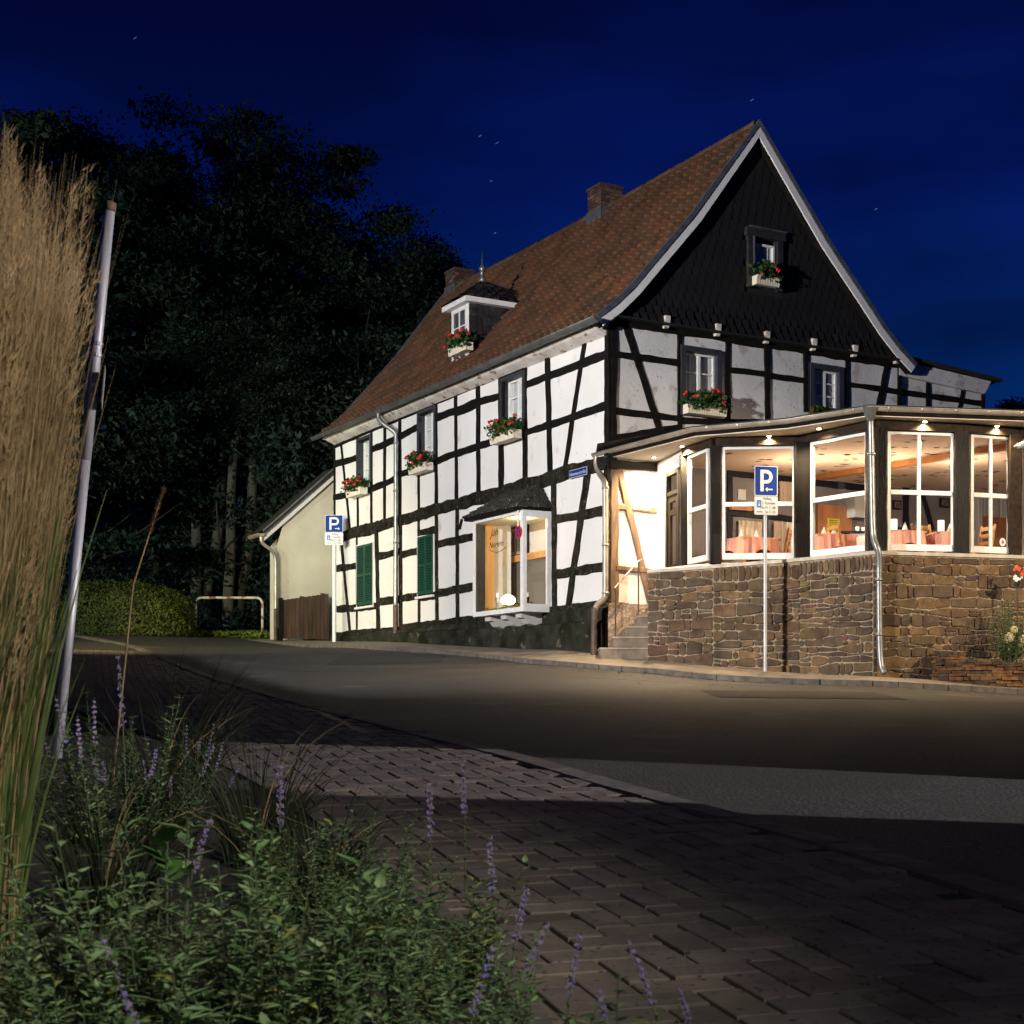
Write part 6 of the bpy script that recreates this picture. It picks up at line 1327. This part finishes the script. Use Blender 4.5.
tall_grass(T(-1.45, 3.4, gz(-1.6, 3.4)+.05), 32, 'tall tan ornamental grass cut by the left picture edge', 3800, 1.95, .17)
GRSD = leafmat('shade_dark_grass', (.016, .026, .009), (.030, .042, .014), .2, 9)  # darkened grass green: shade of the unlit bed put into the blades
def arc_grass(x, Y, seed, lab, n=160, hg_=.75, mt=GRSD):
    M_ = T(x, Y, gz(x, Y)+.05); r_ = random.Random(seed); t_ = thing('arching_grass', lab, 'grass', M_, 'low arching grasses in the dark bed'); m = MB(); m2 = MB()
    for i in range(n):
        a = r_.uniform(0, 6.3); q = .12*math.sqrt(r_.random()); d = (math.cos(a), math.sin(a), 0); blade(m, (q*d[0], q*d[1], 0), d, hg_*r_.uniform(.5, 1.1), r_.uniform(.003, .007), r_.uniform(.5, 1.6), r_, r_.uniform(.4, 1.0), 8)
    for i in range(5):
        a = r_.uniform(-1, 1); d = (math.cos(a), math.sin(a), 0); blade(m2, (0, 0, 0), d, hg_*r_.uniform(1.1, 1.5), .005, r_.uniform(1.1, 2.0), r_, 1.2, 12)
    m.build('blades', mt, t_, M_); m2.build('dry_blades', GRST, t_, M_)
arc_grass(-1.55, 6.6, 1, 'dark arching grass just right of the tall grass', 220, .85); arc_grass(-.95, 5.6, 2, 'dark arching grass with curled tan blades beside the paving', 200, .72); arc_grass(-1.75, 8.2, 3, 'dark arching grass farthest back in the bed', 180, .8); arc_grass(-.62, 4.9, 4, 'low dark arching grass behind the sage plants', 150, .5); arc_grass(-1.25, 4.6, 5, 'dark arching grass at the foot of the tall grass', 200, .7)
# sage / catmint plants, several meshes copied
def sage_mesh(seed, hgt_, nst, spikes, leafsz, yellow=0):
    r_ = random.Random(seed); lf = MB(); yl = MB(); st = MB(); fl = MB(); fb_ = MB()
    for k in range(nst):
        a = r_.uniform(0, 6.3); q = .03+.10*r_.random(); sp_ = r_.uniform(.05, .24); h = hgt_*r_.uniform(.55, 1.08); b_ = Vector((q*math.cos(a), q*math.sin(a), 0)); tip = Vector(((q+sp_)*math.cos(a), (q+sp_)*math.sin(a), h)); mid = b_.lerp(tip, .5)+Vector((0, 0, -.02))+Vector((math.cos(a), math.sin(a), 0))*.03
        def P(t): return (b_*(1-t)**2+mid*2*t*(1-t)+tip*t*t)
        spk = r_.random() < spikes
        st.tube([P(t) for t in (0, .25, .5, .75, 1)], [.0019, .0018, .0016, .0013, .0009], 4, cap=False)
        tmax = .72 if spk else 1.0; n = int(h*tmax/.021)
        for i in range(n):
            t = tmax*(i+.5)/n; p = P(t); an = (i % 2)*math.pi/2+a+r_.uniform(-.25, .25)
            for s_ in (0, math.pi):
                dv = Vector((math.cos(an+s_), math.sin(an+s_), r_.uniform(.15, .75))).normalized(); sd = dv.cross(Vector((0, 0, 1))).normalized(); nv = sd.cross(dv); L0 = leafsz*r_.uniform(.6, 1.25)*(1.1-.45*t); W0 = L0*r_.uniform(.30, .42); c = r_.uniform(.55, 1.35)
                mb = yl if r_.random() < yellow else lf; n0 = len(mb.v); dr_ = r_.uniform(.0, .3)
                pts = [p, p+dv*L0*.35+sd*W0*.5+nv*.002, p+dv*L0*.35-nv*L0*.05, p+dv*L0*.35-sd*W0*.5+nv*.002, p+dv*L0*.72+sd*W0*.36-nv*L0*dr_*.4, p+dv*L0*.72-nv*L0*(.05+dr_*.4), p+dv*L0*.72-sd*W0*.36-nv*L0*dr_*.4, p+dv*L0-nv*L0*dr_]
                mb.v += [tuple(v) for v in pts]
                for f in ((0, 1, 2), (0, 2, 3), (1, 4, 5, 2), (2, 5, 6, 3), (4, 7, 5), (5, 7, 6)): mb.f.append(tuple(n0+i_ for i_ in f)); mb.c.append(c)
        if spk:
            for i in range(9):
                t = .72+.28*i/9
                for j in range(7):
                    an = r_.uniform(0, 6.3); p = P(t)+Vector((math.cos(an), math.sin(an), r_.uniform(-.5, .6)))*.011*(1.4-t)*r_.uniform(.3, 1.1); (fl if r_.random() < .85 else fb_).ball(p, r_.uniform(.0014, .0036), None, 5, 3, (1, 1, 1.5))
    return [('leaves', lf.mesh('leaves', LEAFS)), ('yellow_leaves', yl.mesh('yellow_leaves', LEAFY) if yl.f else None), ('stems', st.mesh('stems', STEMW)), ('flower_spikes', fl.mesh('flower_spikes', FLOP) if fl.f else None), ('blue_florets', fb_.mesh('blue_florets', FLOB) if fb_.f else None)]
SG = [sage_mesh(41, .44, 20, .0, .060), sage_mesh(42, .46, 15, .0, .050), sage_mesh(43, .38, 18, .0, .072, .08), sage_mesh(44, .48, 18, .30, .046, .04), sage_mesh(45, .40, 16, .0, .062, .22), sage_mesh(46, .50, 9, .10, .040, .06)]
def sage(x, y, var, sc, rz, lab, grp='grey-green sage plants filling the foreground bed'):
    t_ = thing('sage_plant', lab, 'plant', Matrix.Translation((x, y, gz(x, y)+.06)) @ Matrix.Rotation(rz, 4, 'Z') @ Matrix.Scale(sc, 4), grp)
    for nme, me in SG[var]:
        if me: o = bpy.data.objects.new(nme, me); COL.objects.link(o); o.parent = t_
r_ = random.Random(77); Yy = 1.75
while Yy < 5.0:
    Xx = -2.3*(Yy/3.2)-.2
    lim = xb(Yy)-.16
    while Xx < lim:
        x = Xx+r_.uniform(-.08, .08); y = Yy+r_.uniform(-.08, .08); xp = 512+F_*x/y; 
        if x < xb(y)-.12 and not (y > 3.9 and x < -.75) and not (math.hypot(x+1.3, y-3.7) < .25) and -160 < xp and not (math.hypot(x+1.25, y-3.7) < .32) and (y < 4.3 or x > -1.6) and not (x < -.9 and y > 4.0):
            hmax = (1.0 if y > 2.6 else .85)*(1+.16*math.sin(x*4.3+1)*math.sin(y*3.7)); sc = r_.uniform(.62, 1.08)*hmax*(.68 if x < -1.0 else 1)*(.8 if y > 3.6 else 1)*(.92 if x > lim-.3 else 1)
            sage(x, y, r_.choice((0, 0, 1, 1, 2, 4, 5, 5)), sc, r_.uniform(0, 6.3), 'grey-green leafy sage plant in the dense bed at the picture bottom')
        Xx += .235
    Yy += .235
sage(-1.62, 6.1, 3, 1.25, 1.0, 'lit catmint bush with violet spikes standing apart beside the tall grass', None)
sage(-1.82, 6.3, 1, 1.15, 2.0, 'silvery sage bush left of the violet spikes beside the tall grass', None)
sage(-1.45, 6.35, 3, 1.0, 4.0, 'smaller silvery bush on the road side of the violet spikes', None)
def spike(xt, yt, Y, ht, seed, lab):     # single tall flower stem, tip surveyed
    X_, _, zt = pt(xt, yt, Y); zb = gz(X_, Y)+.05; M_ = T(X_, Y, zb); t_ = thing('flowering_stem', lab, 'flower', M_, 'tall flowering stems above the sage bed'); r2 = random.Random(seed); h = zt-zb; m = MB(); f = MB(); g_ = MB(); l_ = MB(); le = r2.uniform(-.05, .05)
    Pp = lambda t: Vector((-le+le*2*t*t, 0, h*t)); m.tube([Pp(t) for t in (0, .3, .6, .8, 1)], [.003, .0028, .0022, .0016, .001], 5); m.build('stem', STEMW, t_, M_)
    for i in range(8):
        t = .62+.38*i/8
        for j in range(14):
            an = r2.uniform(0, 6.3); p = Pp(t)+Vector((math.cos(an)*.013, math.sin(an)*.013, r2.gauss(0, .009)))*(1.5-t)*r2.uniform(.2, 1.2)*min(1, Y/4.2); (f if r2.random() < .85 else g_).ball(p, r2.uniform(.0016, .0042)*min(1, Y/4.2), None, 5, 3, (1, 1, 1.5))
    f.build('calyx_whorls', FLOP, t_, M_); g_.build('blue_florets', FLOB, t_, M_)
    for i in range(8):
        t = .1+.5*i/8; an = i*1.57
        for s_ in (0, math.pi): dv = Vector((math.cos(an+s_), math.sin(an+s_), .4)).normalized(); sd = dv.cross(Vector((0, 0, 1))); p = Pp(t); q = .035*(1.2-t); l_.poly([p, p+dv*q*.5+sd*q*.2, p+dv*q, p+dv*q*.5-sd*q*.2], r2.uniform(.7, 1.2))
    l_.build('leaves', LEAFS, t_, M_)
for i, (x, y, Yd, lab) in enumerate(((122, 648, 6.1, 'tallest violet spike beside the tall grass against the road'), (280, 760, 4.7, 'thin blue-tipped stem rising over the dark grasses'), (197, 815, 4.2, 'short purple stem above the sage at left'), (464, 758, 5.0, 'tall stem reaching the lit paving'), (430, 778, 4.6, 'stem with a dark seed head just before the lit paving'), (492, 838, 4.0, 'leafy stem tip at the right edge of the sage mass'), (125, 930, 2.6, 'purple flower stem low at the left bottom'), (145, 985, 2.5, 'second purple stem low at the left bottom'), (518, 885, 3.5, 'purple stem over the dark paving'), (572, 930, 3.0, 'violet flower stem with bright head over the paving'), (530, 920, 3.1, 'seedy brownish stem between two violet ones'), (607, 985, 2.75, 'violet flower head near the bottom centre'), (647, 935, 2.9, 'bare pinkish seed stem farthest up at the bed tip'), (690, 985, 2.8, 'rightmost bare seed stem at the bottom edge'), (478, 940, 2.8, 'blurred violet head right of the sage centre'))):
    spike(x, y, Yd, 0, 60+i, lab)
# broad leaves in the dark hollow
M_ = T(-1.0, 4.35, gz(-1, 4.35)+.05); bl_ = thing('broad_leaf_plant', 'bright broad green leaves in the dark hollow behind the sage', 'plant', M_); m = MB(); r_ = random.Random(9)
for k in range(9):
    a = k*.7; dv = Vector((math.cos(a), math.sin(a), .6)).normalized(); sd = dv.cross(Vector((0, 0, 1))).normalized(); p = Vector((0, 0, .16+.02*k)); m.poly([p, p+dv*.03+sd*.024, p+dv*.07+sd*.022, p+dv*.10, p+dv*.07-sd*.022, p+dv*.03-sd*.024], r_.uniform(.8, 1.3))
m.build('leaves', leafmat('broad_leaves', (.06, .16, .03), (.09, .20, .04)), bl_, M_); m = MB(); m.tube([(0, 0, -.05), (0, 0, .34)], .004, 6); m.build('stem', STEMW, bl_, M_)
# tall tan seed stem leaning in the dark
a = pt(133, 585, 8.5); c = pt(162, 494, 8.5); M_ = T(a[0]-.1, 8.5, gz(a[0], 8.5)); ts = thing('seed_head_stem', 'single leaning tan seed stem in the dark above the hedge', 'grass', M_); m = MB(); m.tube([(a[0]-.12, 8.5, gz(a[0], 8.5)), a, c], [.006, .006, .004], 6); m.build('stem', GRST, ts); m = MB(); dv = Vector(c)-Vector(a); r_ = random.Random(1)
for k in range(400): t = r_.uniform(.55, 1.04); p = Vector(a)+dv*t; s = dv.normalized()*.03+Vector((r_.gauss(0, .012), r_.gauss(0, .012), 0)); sd = Vector((.002, 0, 0)); m.poly([p-sd, p+sd, p+s], r_.uniform(.6, 1.2))
m.build('seed_head', PLUME, ts)

# ------------------------------------------------------------------ unseen walls added to shape the light strip; posts for street and fill lamps
r_ = random.Random(3)
for lab, x0, x1, y0, y1, h in (('plastered wall added beyond the right picture edge to shape the light strip, nearer the camera', 6.6, 6.85, -4.0, 6.72, 3.3), ('plastered wall added beyond the right picture edge to shape the light strip, farther from the camera', 6.6, 6.85, 8.55, 17.5, 3.3)):
    zb = gz(6.7, (y0+y1)/2); M_ = T(6.7, (y0+y1)/2, zb); w = thing('light_gap_wall', lab, 'wall', M_, 'added walls leaving a gap for the light strip'); m = MB(); m.box(x0, x1, y0, y1, zb-.8, zb+h); m.build('masonry', PLG, w); m = MB(); m.box(x0-.04, x1+.04, y0-.04, y1+.04, zb+h, zb+h+.08); m.build('coping', STEP, w)
def street_or_fill_lamp(loc, tgt, lab):
    zb = gz(*loc[:2]) if abs(loc[0]) < 22 else 0; d = (Vector(tgt)-Vector(loc)); d.z = 0; d.normalize(); q = Vector(loc)-d*.9; M_ = T(q.x, q.y, zb); s = thing('street_or_fill_lamp', lab, 'street lamp', M_, 'street lamps outside the frame')
    m = MB(); m.tube([(q.x, q.y, zb-.1), (q.x, q.y, loc[2]-.2), (q.x, q.y, loc[2]+.1)], [.07, .05, .045], 10); m.tube([(q.x, q.y, loc[2]+.08), (loc[0], loc[1], loc[2]+.16)], .03, 8); m.build('post', GALV, s)
    m = MB(); m.box(loc[0]-.2, loc[0]+.2, loc[1]-.2, loc[1]+.2, loc[2]+.14, loc[2]+.22); m.build('lamp_head', SIGNG, s)
names = ('steel street lamp left of the road facing the house', 'low steel street lamp by the hedge', 'steel street lamp right behind the camera', 'steel street lamp beyond the gap in the added walls', 'added warm fill lamp left behind the camera', 'warm street lamp right of the road facing the stone wall', 'added dim fill lamp for the wood far left', None)
for a_, nm in zip(LAMPS, names):
    if nm: street_or_fill_lamp(a_[0], a_[1], nm)

# sky: short star trails, far off
m = MB(); r_ = random.Random(12)
for x, y in [(480, 136), (497, 143), (491, 181), (876, 209), (752, 100), (135, 38), (495, 233)]:
    c = Vector(pt(x, y, 2000)); d = Vector((2.2, 0, 1.5))*r_.uniform(.6, 1.0); w = Vector((-.3, 0, .4))*r_.uniform(.7, 1.0); m.poly([c-d-w, c+d-w, c+d+w, c-d+w])
tag(m.build('star_trails', emis('star_glow', (.45, .65, 1), .22)), kind='structure')
# fallen leaves and grit along the far kerb, drain covers
m = MB()
for i in range(420):
    k = r_.uniform(0, 1)*(len(fk)-3); a = np.array(fk[int(k)][:2]); c = np.array(fk[int(k)+1][:2]); p = a+(c-a)*(k % 1); q = abs(r_.gauss(0, .35)) if r_.random() < .8 else r_.uniform(0, 3); x, y = p[0]+.05, p[1]-.12-q; z = gz(x, y)+.008; s_ = r_.uniform(.012, .035); an = r_.uniform(0, 6.3)
    m.poly([(x+s_*math.cos(an+t)*q2, y+s_*math.sin(an+t), z+.006*r_.random()) for t, q2 in ((0, 1), (1.6, .5), (3.1, 1), (4.7, .5))], r_.uniform(.5, 1.4))
tag(m.build('fallen_leaves', leafmat('fallen_leaf', (.20, .13, .03), (.30, .20, .05), .1)), 'small yellow leaves and grit scattered along the far kerb', 'leaves', kind='stuff')
for k, (x, y, w_, d_, rot) in enumerate(((-.35, 10.9, .22, .22, .5), )):
    z = gz(x, y); M_ = T(x, y, z, rot); t_ = thing('drain_cover', ('small square iron drain grate by the near kerb', 'iron manhole cover in the dark middle of the road')[k], 'drain cover', M_); m = MB(); m.box(-w_-.03, w_+.03, -d_-.03, d_+.03, .0, .008); m.build('rim', KERB, t_, M_); m = MB(); m.box(-w_, w_, -d_, d_, .001, .010)
    for i in range(6): m.box(-w_+.03, w_-.03, -d_+.04+i*d_/3, -d_+.07+i*d_/3, .010, .017)
    m.build('grate', SIGNG if k == 5 else PIPER, t_, M_)
m = MB()
for (x0, y0, x1, y1) in ((-1.5, 16.5, 9, 19.5), (-4.8, 26.5, 5, 21.5)):
    n = 60; pts = []; off = 0
    for i in range(n+1):
        t = i/n; off = off*.9+r_.gauss(0, .02); pts.append((x0+(x1-x0)*t+off, y0+(y1-y0)*t+off*.6))
    zz = gza([p[0] for p in pts], [p[1] for p in pts]); rows = [[(p[0]-w, p[1]+w, z+.005), (p[0]+w, p[1]-w, z+.005)] for p, z, w in ((p, z, r_.uniform(.004, .012)) for p, z in zip(pts, zz))]; m.grid(rows)
struct('tar_seams', m, mat('tar', (.010, .010, .010), rough=.95, spec=.02))
# tall hedge added just beyond the left picture edge, shading the near paving
A = np.array([-5.1, 12.3]); B = np.array([-9.3, 24.6]); t = (B-A)/np.linalg.norm(B-A); nr = np.array([-t[1], t[0]]); zb = gz(-7.5, 20)
M_ = T(-7.6, 19.8, zb); th_ = thing('shading_hedge', 'tall clipped hedge added beyond the left picture edge to block lamp light', 'hedge', M_); m = MB(); pts = [A, B, B+nr*.8, A+nr*.8]; m.hexa([(*p, gz(*p)-.2) for p in pts]+[(*p, gz(*p)+2.35) for p in pts]); m.build('inner_twigs', bpy.data.materials['hedge_core'], th_)
m = MB()
def thf():
    u = r_.random(); v = r_.uniform(-.05, 1.05); p = A+(B-A)*u+nr*.8*v; top = r_.random() < .3; z = gz(*p)+(2.35+r_.uniform(-.02, .06) if top else r_.uniform(0, 2.4))
    if not top: v = r_.choice((-.05, 1.05)); p = A+(B-A)*u+nr*.8*v
    if r_.random() < .12: p = A-t*.04+nr*.8*r_.uniform(-.05, 1.05)
    return (p[0], p[1], z), (r_.gauss(0, 1), r_.gauss(0, 1), r_.gauss(.4, .6)), r_.uniform(.5, 1.4)
leafcloud(m, 22000, thf, .055, r_); m.build('foliage', LEAFH, th_)

AS2 = mat('asphalt_repair', (.020, .019, .018), (.013, .012, .012), scale=3, rough=.85, bump=.8, bscale=45, dist=.02, extra=[((.07, .065, .06), 60, .62, .03)])
struct('road_repair', sheet(np.arange(2.6, 5.3, .3), np.arange(18.9, 20.8, .3), .006), AS2, smooth=True)
struct('road_repair', sheet(np.arange(-3.4, -1.2, .3), np.arange(27.5, 31, .3), .006), AS2, smooth=True)
for k, (x0, y0, x1, y1, lb) in enumerate(((893, 500, 901, 510, 'small framed picture high on the back wall seen through the divided window'), (775, 486, 784, 496, 'small framed picture above the curtains behind the nearer parking sign'), (940, 498, 949, 508, 'small framed picture on the grey back wall right of the diagonal brace'))):
    a = L(x0, y0, u=-.05); c = L(x1, y1, u=-.05); M_ = H @ T((a[0]+c[0])/2, -.045, c[2]); f_ = thing('wall_picture', lb, 'picture', M_); w2 = (c[0]-a[0])/2; hh = a[2]-c[2]
    m = MB(); m.box(-w2, w2, -.02, .01, 0, hh); m.build('frame', POST, f_, M_); m = MB(); m.box(-w2+.03, w2-.03, -.024, -.021, .03, hh-.03); m.build('print', PHOTO, f_, M_)
for k in range(5):
    p = pt((735, 762, 820, 912, 955)[k], 0, (26.75, 26.9, 26.35, 25.75, 25.95)[k]); M_ = T(p[0], p[1]-.08, 3.10); m = MB(); P = [(.03, 0), (.028, .004), (.004, .008), (.004, .07), (.024, .09), (.032, .12), (.027, .16)]; m.grid([[(r*math.cos(a), r*math.sin(a), z) for a in np.linspace(0, 2*math.pi, 11)] for r, z in P])
    tag(m.build('wine_glass', GLASS, None, M_, smooth=True), ('wine glass on the table behind the nearer parking sign', 'wine glass on the table behind the nearer parking sign', 'wine glass on the table below the yellow notice', 'wine glass beside a white table lantern', 'wine glass beside a white table lantern')[k], 'glass', 'wine glasses on the dining tables')
